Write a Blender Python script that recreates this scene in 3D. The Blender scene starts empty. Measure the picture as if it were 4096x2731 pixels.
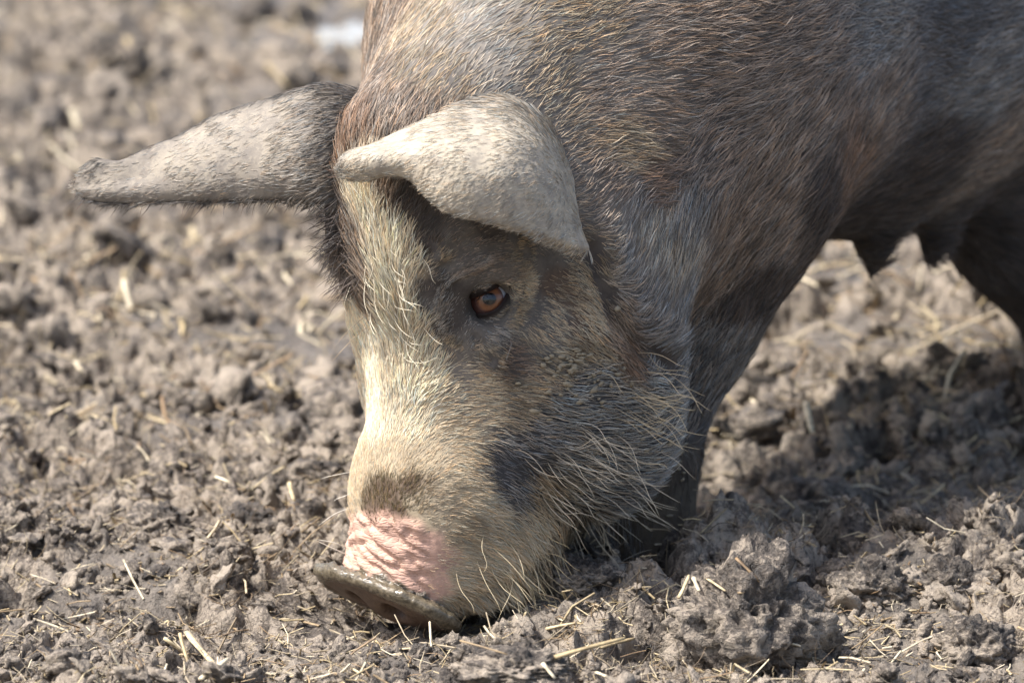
import bpy, bmesh, math, random, time
import numpy as np
from mathutils import Vector, Matrix
from mathutils.bvhtree import BVHTree
rng = np.random.default_rng(7); random.seed(7)
SC = bpy.context.scene
COL = SC.collection
T0 = time.time()

# ------------------------------------------------------------------ camera
PITCH = math.radians(12.0)
DIST = 4.5                       # metres from camera to the aim point
AIM = np.array([0.0, 0.0, 0.212])
MPP = 0.00021                    # metres per photograph pixel at the aim point
cp_, sp_ = math.cos(PITCH), math.sin(PITCH)
AX_U = np.array([1.0, 0.0, 0.0]); AX_V = np.array([0.0, sp_, cp_]); AX_W = np.array([0.0, cp_, -sp_])
CAMPOS = AIM - DIST * AX_W
cam = bpy.data.cameras.new('camera'); camo = bpy.data.objects.new('camera', cam); COL.objects.link(camo)
camo.location = CAMPOS; camo.rotation_euler = (math.pi / 2 - PITCH, 0, 0)
cam.sensor_width = 36.0; cam.lens = 36.0 * DIST / (4096 * MPP)
cam.clip_start = 0.05; cam.clip_end = 3000
cam.dof.use_dof = True; cam.dof.focus_distance = DIST - 0.14; cam.dof.aperture_fstop = 6.5
SC.camera = camo

# ------------------------------------------------------------------ sky and sun
SUN_EL, SUN_AZ = math.radians(58), math.radians(-106)     # azimuth from +Y (away from camera), clockwise seen from above
sd = np.array([math.sin(SUN_AZ) * math.cos(SUN_EL), math.cos(SUN_AZ) * math.cos(SUN_EL), math.sin(SUN_EL)])
sun = bpy.data.lights.new('sun', 'SUN'); suno = bpy.data.objects.new('sun', sun); COL.objects.link(suno)
sun.energy = 3.8; sun.angle = math.radians(1.2); sun.color = (1.0, 0.98, 0.955)
suno.rotation_euler = Vector(tuple(sd)).to_track_quat('Z', 'Y').to_euler(); suno.location = (-2, 0, 4)
world = bpy.data.worlds.new('World'); SC.world = world; world.use_nodes = True
wn = world.node_tree; wn.nodes.clear()
sky = wn.nodes.new('ShaderNodeTexSky'); sky.sky_type = 'NISHITA'; sky.sun_disc = False
sky.sun_elevation = SUN_EL; sky.sun_rotation = SUN_AZ; sky.dust_density = 4.0; sky.air_density = 1.0
bg = wn.nodes.new('ShaderNodeBackground'); bg.inputs[1].default_value = 0.15
wo = wn.nodes.new('ShaderNodeOutputWorld'); wn.links.new(sky.outputs[0], bg.inputs[0]); wn.links.new(bg.outputs[0], wo.inputs[0])
SC.view_settings.view_transform = 'Standard'; SC.view_settings.look = 'None'
SC.view_settings.exposure = 0.9; SC.view_settings.gamma = 1.0
SC.cycles.use_denoising = True
SC.cycles.max_bounces = 4; SC.cycles.diffuse_bounces = 2; SC.cycles.glossy_bounces = 2
SC.cycles.transmission_bounces = 4; SC.cycles.transparent_max_bounces = 8
SC.cycles.caustics_reflective = False; SC.cycles.caustics_refractive = False
try: SC.cycles_curves.shape = 'RIBBONS'; SC.cycles_curves.subdivisions = 2
except Exception: pass

# ------------------------------------------------------------------ helpers
def P(px, py, w):
    """photograph pixel + depth -> design coordinates (u right, v up, w away)"""
    k = MPP * (1 + w / DIST)
    return np.array([(px - 2048) * k, (1365 - py) * k, w])
def to_world(p):
    p = np.asarray(p, float)
    return AIM + p[..., 0:1] * AX_U + p[..., 1:2] * AX_V + p[..., 2:3] * AX_W
def project(wp):
    """world points -> photograph pixels (used only to check the design)"""
    d = np.asarray(wp, float) - CAMPOS
    w = d @ AX_W
    return np.stack([2048 + (d @ AX_U) / w * DIST / MPP, 1365 - (d @ AX_V) / w * DIST / MPP], -1)
def ground_at(px, py, z=0.0):
    """the ground point seen at a pixel"""
    dirv = AX_W * DIST + AX_U * (px - 2048) * MPP + AX_V * (1365 - py) * MPP
    t = (z - CAMPOS[2]) / dirv[2]
    return CAMPOS + dirv * t
def lerp(a, b, t): return a + (b - a) * t
def sstep(a, b, x):
    t = np.clip((x - a) / (b - a), 0, 1); return t * t * (3 - 2 * t)

# numpy gradient noise
_perm = rng.permutation(256); _perm = np.concatenate([_perm, _perm, _perm])
_ang = rng.random(256) * 2 * np.pi; _g2 = np.stack([np.cos(_ang), np.sin(_ang)], -1)
_g3 = rng.normal(size=(256, 3)); _g3 /= np.linalg.norm(_g3, axis=1)[:, None]
def noise2(x, y):
    xi = np.floor(x).astype(np.int64); yi = np.floor(y).astype(np.int64); xf = x - xi; yf = y - yi
    def g(ix, iy, fx, fy):
        h = _g2[_perm[_perm[ix & 255] + (iy & 255)]]; return h[..., 0] * fx + h[..., 1] * fy
    u = xf ** 3 * (xf * (xf * 6 - 15) + 10); v = yf ** 3 * (yf * (yf * 6 - 15) + 10)
    a = lerp(g(xi, yi, xf, yf), g(xi + 1, yi, xf - 1, yf), u)
    b = lerp(g(xi, yi + 1, xf, yf - 1), g(xi + 1, yi + 1, xf - 1, yf - 1), u)
    return lerp(a, b, v) * 1.5
def fbm2(x, y, o=4, gain=0.5):
    s = 0; a = 1.0
    for i in range(o): s = s + a * noise2(x + 17.3 * i, y - 9.1 * i); x = x * 2.03; y = y * 2.03; a *= gain
    return s
def noise3(p):
    i = np.floor(p).astype(np.int64); f = p - i; u = f ** 3 * (f * (f * 6 - 15) + 10)
    out = 0
    for dx in (0, 1):
        for dy in (0, 1):
            for dz in (0, 1):
                h = _g3[_perm[_perm[_perm[(i[..., 0] + dx) & 255] + ((i[..., 1] + dy) & 255)] + ((i[..., 2] + dz) & 255)]]
                d = f - np.array([dx, dy, dz])
                wt = (u[..., 0] if dx else 1 - u[..., 0]) * (u[..., 1] if dy else 1 - u[..., 1]) * (u[..., 2] if dz else 1 - u[..., 2])
                out = out + wt * (h * d).sum(-1)
    return out * 1.6
def cell2(x, y, jit=0.9, seed=0):
    """Worley F1, F2 and id"""
    xi = np.floor(x).astype(np.int64); yi = np.floor(y).astype(np.int64)
    f1 = np.full(x.shape, 9.0); f2 = np.full(x.shape, 9.0); idd = np.zeros(x.shape, np.int64)
    for dx in (-1, 0, 1):
        for dy in (-1, 0, 1):
            h = _perm[_perm[(xi + dx + seed) & 255] + ((yi + dy) & 255)]
            cx = xi + dx + 0.5 + jit * (_g2[h][..., 0] * 0.5); cy = yi + dy + 0.5 + jit * (_g2[(h * 7 + 3) & 255][..., 1] * 0.5)
            d = np.sqrt((x - cx) ** 2 + (y - cy) ** 2)
            n = d < f1
            f2 = np.where(n, f1, np.minimum(f2, d)); idd = np.where(n, h, idd); f1 = np.where(n, d, f1)
    return f1, f2, idd

def mesh_from(name, verts, faces_quads, smooth=True, tris=None):
    me = bpy.data.meshes.new(name)
    verts = np.asarray(verts, np.float32)
    fl = [np.asarray(f, np.int32) for f in (faces_quads, tris) if f is not None and len(f)]
    me.vertices.add(len(verts)); me.vertices.foreach_set('co', verts.ravel())
    loops = np.concatenate([f.ravel() for f in fl]); sizes = np.concatenate([np.full(len(f), f.shape[1], np.int32) for f in fl])
    me.loops.add(len(loops)); me.loops.foreach_set('vertex_index', loops)
    me.polygons.add(len(sizes)); starts = np.concatenate([[0], np.cumsum(sizes)[:-1]]).astype(np.int32)
    me.polygons.foreach_set('loop_start', starts)
    me.polygons.foreach_set('use_smooth', np.full(len(sizes), smooth))
    me.update(calc_edges=True); me.validate()
    return me
def link(name, data, mat=None, parent=None, label=None, cat=None, group=None, kind=None):
    o = bpy.data.objects.new(name, data); COL.objects.link(o)
    if mat is not None and data is not None:
        data.materials.clear() if hasattr(data, 'materials') else None
        data.materials.append(mat)
    if parent is not None: o.parent = parent
    if label: o['label'] = label
    if cat: o['category'] = cat
    if group: o['group'] = group
    if kind: o['kind'] = kind
    return o
def vattr(me, name, arr, typ='FLOAT', dom='POINT'):
    arr = np.asarray(arr, np.float32)
    if typ == 'FLOAT_COLOR':
        if arr.shape[1] == 3: arr = np.concatenate([arr, np.ones((len(arr), 1), np.float32)], 1)
        a = me.attributes.new(name, typ, dom); a.data.foreach_set('color', arr.ravel())
    elif typ == 'FLOAT_VECTOR':
        a = me.attributes.new(name, typ, dom); a.data.foreach_set('vector', arr.ravel())
    else:
        a = me.attributes.new(name, typ, dom); a.data.foreach_set('value', arr.ravel())
def lin(r, g, b):
    """sRGB 0-255 -> linear"""
    c = np.array([r, g, b]) / 255.0
    return np.where(c <= 0.04045, c / 12.92, ((c + 0.055) / 1.055) ** 2.4)
class NT:
    def __init__(s, name):
        s.m = bpy.data.materials.new(name); s.m.use_nodes = True; s.t = s.m.node_tree; s.t.nodes.clear()
        s.out = s.t.nodes.new('ShaderNodeOutputMaterial'); s.b = s.t.nodes.new('ShaderNodeBsdfPrincipled')
        s.t.links.new(s.b.outputs[0], s.out.inputs[0])
    def n(s, typ, **kw):
        nd = s.t.nodes.new(typ)
        for k, v in kw.items():
            if k.startswith('i_'):
                key = k[2:]; key = int(key) if key.isdigit() else key
                nd.inputs[key].default_value = v
            else: setattr(nd, k, v)
        return nd
    def l(s, a, b): s.t.links.new(a, b)
    def ramp(s, src, stops):
        r = s.t.nodes.new('ShaderNodeValToRGB'); e = r.color_ramp.elements
        while len(e) > 1: e.remove(e[-1])
        e[0].position = stops[0][0]; e[0].color = (*stops[0][1], 1)
        for p, c in stops[1:]:
            x = e.new(p); x.color = (*c, 1)
        s.l(src, r.inputs[0]); return r.outputs[0]
    def math(s, op, a, b=None):
        m = s.t.nodes.new('ShaderNodeMath'); m.operation = op
        for i, x in enumerate((a, b)):
            if x is None: continue
            if isinstance(x, (int, float)): m.inputs[i].default_value = x
            else: s.l(x, m.inputs[i])
        return m.outputs[0]
    def mix(s, f, a, b):
        m = s.t.nodes.new('ShaderNodeMix'); m.data_type = 'RGBA'
        for inp, x in ((m.inputs[0], f), (m.inputs[6], a), (m.inputs[7], b)):
            if isinstance(x, (int, float)): inp.default_value = x
            elif isinstance(x, (tuple, list, np.ndarray)): inp.default_value = (*[float(q) for q in x[:3]], 1)
            else: s.l(x, inp)
        return m.outputs[2]
# ------------------------------------------------------------------ the pig's body: one surface grown from blended volumes
YAW = math.radians(35)
wX = np.array([1, 0, 0.]); wY = np.array([0, sp_, cp_]); wZ = np.array([0, cp_, -sp_])     # world axes in design coordinates
fF = -math.sin(YAW) * wX - math.cos(YAW) * wY; fL = math.cos(YAW) * wX - math.sin(YAW) * wY
HO = P(1530, 2380, -0.08) - 0.02 * wZ
def H(l, p, q):
    """pig coordinates (l towards its left, p forward, q up from the ground) -> design coordinates"""
    return HO + l * fL + p * fF + q * wZ
HB = np.stack([fL, fF, wZ])

def axis(lo, hi, flo, fhi, fine, grow=1.09, cap=0.013):
    c = list(np.arange(flo, fhi, fine)); s = fine; x = c[-1]
    while x < hi: s = min(s * grow, cap); x += s; c.append(x)
    s = fine; x = flo; pre = []
    while x > lo: s = min(s * grow, cap); x -= s; pre.append(x)
    return np.array(pre[::-1] + c)
FINE = 0.0026
gu = axis(-0.32, 0.95, -0.185, 0.19, FINE); gv = axis(-0.29, 0.50, -0.262, 0.20, FINE); gw = axis(-0.26, 1.30, -0.20, 0.10, FINE)
FIELD = np.full((len(gu), len(gv), len(gw)), 1.0, np.float32)
print('grid', FIELD.shape)
def box(lo, hi, m):
    a = [np.searchsorted(g, lo[i] - m) for i, g in enumerate((gu, gv, gw))]
    b = [np.searchsorted(g, hi[i] + m) for i, g in enumerate((gu, gv, gw))]
    if any(b[i] <= a[i] for i in range(3)): return None
    s = tuple(slice(a[i], b[i]) for i in range(3))
    return s, gu[s[0]].astype(np.float32)[:, None, None], gv[s[1]].astype(np.float32)[None, :, None], gw[s[2]].astype(np.float32)[None, None, :]
def blend(s, d, k, sub=False):
    a = FIELD[s]
    if sub:
        h = np.maximum(k - np.abs(a + d), 0) / k; FIELD[s] = np.maximum(a, -d) + h * h * k * 0.25
    else:
        h = np.maximum(k - np.abs(a - d), 0) / k; FIELD[s] = np.minimum(a, d) - h * h * k * 0.25
def cone(p1, r1, p2, r2, k=0.03, sub=False):
    p1 = np.asarray(p1); p2 = np.asarray(p2); r = max(r1, r2)
    bx = box(np.minimum(p1, p2) - r, np.maximum(p1, p2) + r, k + 0.02)
    if bx is None: return
    s, x, y, z = bx; d = p2 - p1; L2 = float(d @ d)
    t = np.clip(((x - p1[0]) * d[0] + (y - p1[1]) * d[1] + (z - p1[2]) * d[2]) / L2, 0, 1)
    q = np.sqrt((x - p1[0] - t * d[0]) ** 2 + (y - p1[1] - t * d[1]) ** 2 + (z - p1[2] - t * d[2]) ** 2)
    blend(s, q - (r1 + (r2 - r1) * t), k, sub)
def ell(c, rad, k=0.03, B=HB, sub=False):
    c = np.asarray(c); rad = np.asarray(rad, float); r = rad.max()
    bx = box(c - r, c + r, k + 0.02)
    if bx is None: return
    s, x, y, z = bx; x = x - c[0]; y = y - c[1]; z = z - c[2]
    k0 = 0; k1 = 0
    for i in range(3):
        a = (x * B[i][0] + y * B[i][1] + z * B[i][2])
        k0 = k0 + (a / rad[i]) ** 2; k1 = k1 + (a / rad[i] ** 2) ** 2
    k0 = np.sqrt(k0); k1 = np.sqrt(k1)
    blend(s, k0 * (k0 - 1) / np.maximum(k1, 1e-6), k, sub)
def rotB(ax, ang, B=HB):
    """pig axes turned about one of them"""
    R = np.array(Matrix.Rotation(math.radians(ang), 3, Vector((1, 0, 0) if ax == 0 else (0, 1, 0) if ax == 1 else (0, 0, 1))))
    return R.T @ B
YAWH = math.radians(40)
kF = -math.sin(YAWH) * wX - math.cos(YAWH) * wY; kL = math.cos(YAWH) * wX - math.sin(YAWH) * wY
KB = np.stack([kL, kF, wZ])
def K(l, p, q):
    """the head's own coordinates: it is turned a little more to its right than the trunk"""
    return HO + l * kL + p * kF + q * wZ
LB = -0.042       # the trunk's midline lies a little to its right of the snout's
# trunk
ell(H(LB, -0.42, 0.42), (0.195, 0.24, 0.215), 0.08)
cone(H(LB, -0.45, 0.425), 0.190, H(LB, -1.05, 0.435), 0.205, 0.10)
ell(H(LB, -0.82, 0.41), (0.185, 0.30, 0.205), 0.08)
ell(H(LB, -1.30, 0.45), (0.19, 0.2, 0.2), 0.08)
# neck
cone(H(-0.005, -0.13, 0.33), 0.112, H(LB + 0.01, -0.36, 0.43), 0.185, 0.06)
cone(H(0, -0.06, 0.385), 0.055, H(LB, -0.36, 0.58), 0.07, 0.07)
# near shoulder, arm and leg
ell(H(0.07, -0.37, 0.37), (0.085, 0.12, 0.16), 0.07)
cone(H(0.075, -0.405, 0.31), 0.082, H(0.06, -0.36, 0.20), 0.060, 0.05)
cone(H(0.06, -0.36, 0.20), 0.056, H(0.05, -0.33, 0.085), 0.037, 0.03)
cone(H(0.05, -0.33, 0.085), 0.036, H(0.05, -0.325, -0.01), 0.041, 0.02)
# far front leg
cone(H(-0.16, -0.36, 0.32), 0.085, H(-0.15, -0.30, 0.19), 0.058, 0.05)
cone(H(-0.15, -0.30, 0.19), 0.056, H(-0.15, -0.28, 0.07), 0.038, 0.04)
cone(H(-0.15, -0.28, 0.07), 0.037, H(-0.15, -0.265, -0.01), 0.041, 0.02)
# hind legs
for lx, dp in ((0.06, 0.0), (-0.15, -0.36)):
    ell(H(lx, -1.06 + dp, 0.33), (0.085, 0.17, 0.19), 0.05)
    cone(H(lx, -0.97 + dp, 0.195), 0.088, H(lx, -1.05 + dp, 0.11), 0.06, 0.05)
    cone(H(lx, -1.07 + dp, 0.13), 0.05, H(lx, -1.04 + dp, 0.0), 0.042, 0.03)
cone(H(LB, -1.42, 0.50), 0.022, H(LB - .02, -1.48, 0.40), 0.010, 0.02)
# teats
for a_, b_ in (((0.03, -0.745), (0.025, -0.735)), ((0.045, -0.825), (0.043, -0.815)), ((-0.12, -0.74), (-0.12, -0.73)), ((-0.12, -0.82), (-0.12, -0.81))):
    cone(H(a_[0], a_[1], 0.24), 0.030, H(b_[0], b_[1], 0.195), 0.016, 0.025)
    cone(H(b_[0], b_[1], 0.195), 0.0125, H(b_[0], b_[1] + .004, 0.176), 0.0095, 0.012)
# head
cone(K(0, -0.056, 0.045), 0.052, K(0, -0.080, 0.20), 0.054, 0.03)
cone(K(0, -0.080, 0.20), 0.053, K(0, -0.090, 0.30), 0.070, 0.03)
ell(K(0, -0.056, 0.095), (0.070, 0.050, 0.07), 0.03, KB)
cone(K(-0.004, -0.055, 0.085), 0.050, K(-0.014, -0.050, 0.030), 0.044, 0.02)
ell(K(-0.014, -0.046, 0.034), (0.062, 0.034, 0.035), 0.015, KB)
ell(K(0.014, -0.085, 0.034), (0.050, 0.055, 0.036), 0.02, KB)
ell(K(0, -0.075, 0.315), (0.076, 0.082, 0.10), 0.03, KB)
ell(K(0, -0.045, 0.375), (0.072, 0.055, 0.05), 0.03, KB)
for s_ in (1, -1):
    ell(K(s_ * 0.056, -0.145, 0.19), (0.062, 0.085, 0.105), 0.035, KB)
    ell(K(s_ * 0.058, -0.208, 0.147), (0.066, 0.080, 0.088), 0.03, KB)
    ell(K(s_ * 0.040, -0.105, 0.065), (0.038, 0.060, 0.055), 0.03, KB)
    cone(K(s_ * 0.042, -0.028, 0.318), 0.017, K(s_ * 0.078, -0.068, 0.302), 0.015, 0.025)
    ell(K(s_ * 0.062, -0.082, 0.232), (0.020, 0.034, 0.03), 0.03, KB)
cone(K(0, -0.150, 0.040), 0.041, K(0, -0.2, 0.11), 0.075, 0.035)
# throat bulge behind the near cheek
ell(H(0.076, -0.21, 0.285), (0.070, 0.088, 0.11), 0.06)
ell(H(-0.10, -0.215, 0.285), (0.075, 0.085, 0.11), 0.05)
# snout disc, tipped forwards and to one side
SB = rotB(1, 5, rotB(0, 34, KB))
SNC = K(-0.021, -0.030, 0.007)
ell(SNC, (0.076, 0.048, 0.010), 0.007, SB)
for s_ in (1, -1):
    c_ = SNC + SB[0] * s_ * 0.021 - SB[2] * 0.012 + SB[1] * 0.008
    ell(c_, (0.010, 0.013, 0.02), 0.006, SB, True)
# eye sockets
EYE_R = 0.0165
EYE_N = P(1955, 1196, -0.1185)                       # centre of the near eyeball
_e = EYE_N - HO; EYE_LPQ = np.array([_e @ kL, _e @ kF, _e @ wZ])
EYE_F = K(-EYE_LPQ[0], EYE_LPQ[1], EYE_LPQ[2])       # and of the far one
_n = (P(1955, 1196, -0.2) - EYE_N); _n /= np.linalg.norm(_n)
for c_ in (EYE_N, EYE_F):
    o_ = 0.012 * kF + (0.010 if c_ is EYE_N else -0.010) * kL
    ell(c_ + o_, (0.017, 0.017, 0.016), 0.012, KB, True)
print('field', round(time.time() - T0, 1))

def surface_nets(F, gx, gy, gz):
    ins = F < 0
    c = ins[:-1, :-1, :-1].astype(np.uint8)
    for d in ((1,0,0),(0,1,0),(0,0,1),(1,1,0),(1,0,1),(0,1,1),(1,1,1)):
        c += ins[d[0]:F.shape[0]-1+d[0], d[1]:F.shape[1]-1+d[1], d[2]:F.shape[2]-1+d[2]]
    act = (c > 0) & (c < 8); I, J, K = np.nonzero(act); n = len(I)
    idx = np.full(act.shape, -1, np.int32); idx[I, J, K] = np.arange(n)
    pos = np.zeros((n, 3)); cnt = np.zeros(n)
    G = (gx, gy, gz)
    for ax in range(3):
        o1, o2 = [a for a in range(3) if a != ax]
        for b1 in (0, 1):
            for b2 in (0, 1):
                o = [0, 0, 0]; o[o1] = b1; o[o2] = b2; e = o.copy(); e[ax] = 1
                fa = F[I + o[0], J + o[1], K + o[2]]; fb = F[I + e[0], J + e[1], K + e[2]]
                m = (fa < 0) != (fb < 0); t = np.where(m, fa / np.where(m, fa - fb, 1), 0)
                q = np.stack([gx[I + o[0]], gy[J + o[1]], gz[K + o[2]]], -1)
                st = np.array([I, J, K])[ax]; q[:, ax] += t * (G[ax][st + 1] - G[ax][st])
                pos += q * m[:, None]; cnt += m
    pos /= cnt[:, None]
    quads = []
    for ax in range(3):
        o1, o2 = [(1, 2), (2, 0), (0, 1)][ax]
        s0 = [slice(1, -1)] * 3; s1 = [slice(1, -1)] * 3; s0[ax] = slice(0, -1); s1[ax] = slice(1, None)
        a = ins[tuple(s0)]; b = ins[tuple(s1)]
        X = np.argwhere(a != b); off = np.ones(3, int); off[ax] = 0; X = X + off
        flip = ins[X[:, 0], X[:, 1], X[:, 2]]
        def at(d1, d2):
            Y = X.copy(); Y[:, o1] += d1; Y[:, o2] += d2; return idx[Y[:, 0], Y[:, 1], Y[:, 2]]
        q = np.stack([at(-1, -1), at(0, -1), at(0, 0), at(-1, 0)], -1)
        q[flip] = q[flip][:, ::-1]
        quads.append(q)
    q = np.concatenate(quads); return pos, q[(q >= 0).all(1)]
BV, BQ = surface_nets(FIELD, gu, gv, gw)
del FIELD
def laplace(v, q, it=2, f=0.5):
    for _ in range(it):
        acc = np.zeros_like(v); c = np.zeros(len(v))
        for a, b in ((0, 1), (1, 2), (2, 3), (3, 0)):
            np.add.at(acc, q[:, a], v[q[:, b]]); np.add.at(acc, q[:, b], v[q[:, a]]); np.add.at(c, q[:, a], 1); np.add.at(c, q[:, b], 1)
        v = v + f * (acc / np.maximum(c, 1)[:, None] - v)
    return v
BV = laplace(BV, BQ, 2)
_c = BV[BQ].mean(1); _fn = np.cross(BV[BQ[:, 2]] - BV[BQ[:, 0]], BV[BQ[:, 3]] - BV[BQ[:, 1]])
print('outward volume', float((_c * _fn).sum()))
if (_c * _fn).sum() < 0: BQ = BQ[:, ::-1].copy()
print('body', BV.shape, BQ.shape, round(time.time() - T0, 1))
# ------------------------------------------------------------------ ears and eyelids, joined to the same skin
def bvh_of(v, q): return BVHTree.FromPolygons([tuple(x) for x in v], [tuple(int(i) for i in f) for f in q])
BVHB = bvh_of(to_world(BV), BQ)
def hit(px, py, tree=None):
    d = AX_W * DIST + AX_U * (px - 2048) * MPP + AX_V * (1365 - py) * MPP
    h = (tree or BVHB).ray_cast(Vector(CAMPOS), Vector(d).normalized())
    return (np.array(h[0]), np.array(h[1])) if h[0] is not None else None
def hit_w(px, py, dflt=-0.13):
    h = hit(px, py); return float((h[0] - AIM) @ AX_W) if h else dflt
def spline(pts, n):
    """Catmull-Rom through pts (k, ..., 3), n samples"""
    pts = np.asarray(pts, float); k = len(pts)
    e = np.concatenate([[2 * pts[0] - pts[1]], pts, [2 * pts[-1] - pts[-2]]])
    t = np.linspace(0, k - 1 - 1e-9, n); i = t.astype(int); f = (t - i).reshape((-1,) + (1,) * (pts.ndim - 1))
    a, b, c, d = e[i], e[i + 1], e[i + 2], e[i + 3]
    return 0.5 * (2 * b + (c - a) * f + (2 * a - 5 * b + 4 * c - d) * f ** 2 + (3 * b - a - 3 * c + d) * f ** 3)
def sheet(ctrl, n, m, thick):
    """ctrl (rows, cols, 3) -> closed thick sheet; returns verts, quads, uv"""
    g = spline(ctrl, n); g = np.swapaxes(spline(np.swapaxes(g, 0, 1), m), 0, 1)      # n x m x 3
    du = np.gradient(g, axis=0); dv = np.gradient(g, axis=1); nn = np.cross(du, dv); nn /= np.linalg.norm(nn, axis=-1, keepdims=True) + 1e-12
    if nn[..., 2].mean() > 0: nn = -nn
    S, T = np.meshgrid(np.linspace(0, 1, n), np.linspace(0, 1, m), indexing='ij')
    nz = noise3(g * 55.0) * 0.0012 + noise3(g * 22.0 + 5) * 0.002
    g = g + nn * nz[..., None]
    edge = np.minimum(np.minimum(S, 1 - S) * n, np.minimum(T, 1 - T) * m); th = thick * np.sqrt(np.clip(edge / 3.0, 0, 1)) + 0.0002
    th = th[..., None] if np.ndim(th) == 2 else th
    top = (g + nn * th * 0.5).reshape(-1, 3); bot = (g - nn * th * 0.5).reshape(-1, 3)
    idx = np.arange(n * m).reshape(n, m); q = np.stack([idx[:-1, :-1], idx[1:, :-1], idx[1:, 1:], idx[:-1, 1:]], -1).reshape(-1, 4)
    ring = np.concatenate([idx[0, :-1], idx[:-1, -1], idx[-1, :0:-1], idx[:0:-1, 0]]); nx = np.roll(ring, -1)
    side = np.stack([ring, nx, nx + n * m, ring + n * m], -1)
    quads = np.concatenate([q, q[:, ::-1] + n * m, side])
    v = np.concatenate([top, bot])
    # orient: top faces along nn
    f0 = q[len(q) // 2]; fn = np.cross(top[f0[1]] - top[f0[0]], top[f0[2]] - top[f0[0]])
    if fn @ nn.reshape(-1, 3)[f0[0]] < 0: quads = quads[:, ::-1]
    return v, quads, np.concatenate([np.stack([S.ravel(), T.ravel(), np.ones(n * m)], -1), np.stack([S.ravel(), T.ravel(), np.zeros(n * m)], -1)])
# near ear: columns from the upper margin / base down to the lower margin
NE = [[(1400, 620, -.190), (1372, 635, -.200), (1356, 660, -.204), (1362, 692, -.200), (1385, 694, -.192)],
      [(1500, 583, -.190), (1470, 612, -.212), (1450, 650, -.220), (1452, 696, -.214), (1470, 698, -.204)],
      [(1610, 530, -.186), (1590, 580, -.216), (1565, 630, -.230), (1560, 682, -.224), (1575, 688, -.212)],
      [(1750, 460, -.172), (1735, 545, -.222), (1705, 630, -.240), (1662, 708, -.234), (1676, 716, -.222)],
      [(1890, 402, -.148), (1900, 520, -.216), (1870, 670, -.246), (1790, 812, -.244), (1800, 820, -.230)],
      [(2050, 385, -.116), (2070, 510, -.196), (2040, 700, -.238), (1960, 862, -.240), (1970, 868, -.226)],
      [(2160, 450, -.098), (2195, 580, -.162), (2180, 750, -.212), (2130, 908, -.224), (2140, 910, -.210)],
      [(2215, 560, -.085), (2255, 680, -.130), (2275, 830, -.172), (2275, 968, -.192), (2280, 965, -.180)],
      [(2235, 640, -.085), (2275, 730, -.112), (2310, 870, -.140), (2352, 988, -.165), (2350, 980, -.156)]]
ne = np.array([[P(*c) for c in col] for col in NE])
NEV, NEQ, NEU = sheet(ne, 84, 56, 0.0065)
# far ear: stations from the root out to the tip, each from the lower margin over the outer side to the upper margin and behind
FE = [[(1500, 840, -.120), (1470, 690, -.120), (1470, 520, -.115), (1490, 390, -.095), (1488, 395, -.088)],
      [(1290, 818, -.122), (1275, 700, -.132), (1280, 540, -.126), (1300, 366, -.104), (1306, 372, -.097)],
      [(1100, 800, -.100), (1070, 700, -.110), (1065, 570, -.106), (1090, 412, -.088), (1095, 418, -.081)],
      [(900, 805, -.085), (880, 720, -.092), (875, 610, -.090), (890, 480, -.073), (894, 486, -.066)],
      [(720, 808, -.070), (705, 745, -.077), (700, 655, -.074), (705, 560, -.062), (709, 566, -.056)],
      [(600, 810, -.062), (588, 760, -.068), (584, 700, -.064), (590, 612, -.058), (594, 618, -.052)],
      [(500, 812, -.057), (488, 768, -.063), (484, 722, -.060), (490, 655, -.058), (494, 660, -.052)],
      [(410, 804, -.052), (398, 768, -.058), (392, 728, -.056), (400, 652, -.056), (404, 658, -.050)],
      [(345, 787, -.049), (328, 765, -.052), (322, 740, -.051), (345, 690, -.051), (348, 694, -.047)],
      [(312, 764, -.047), (306, 752, -.048), (305, 742, -.048), (310, 726, -.048), (313, 728, -.046)]]
fe = np.array([[P(*c) for c in col] for col in FE])
FEV, FEQ, FEU = sheet(fe, 84, 56, 0.0065)
# eyelids: rings from the opening outwards on to the face
OPEN = np.array([(1876, 1316), (1893, 1282), (1910, 1252), (1940, 1251), (1977, 1236), (2004, 1211), (2020, 1184), (2034, 1150), (2012, 1140), (1971, 1160), (1934, 1178), (1894, 1194), (1868, 1200), (1855, 1240), (1858, 1288)], float)
def closed_spline(p, n):
    e = np.concatenate([p[-3:], p, p[:3]]); s = spline(e, 400); tt = np.linspace(0, len(e) - 1, 400); m = (tt >= 3) & (tt <= 3 + len(p))
    s = s[m]; k = np.linspace(0, len(s) - 1, n, endpoint=False); return np.stack([np.interp(k, np.arange(len(s)), s[:, i]) for i in (0, 1)], -1)
op = closed_spline(OPEN, 72); oc = np.array([1952, 1215.])
tn = np.roll(op, -1, 0) - np.roll(op, 1, 0); on = np.stack([-tn[:, 1], tn[:, 0]], -1); on /= np.linalg.norm(on, axis=1)[:, None]
if ((op - oc) * on).sum(1).mean() < 0: on = -on
upper = np.clip(-(on[:, 1]), 0, 1)
lid = []
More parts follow.
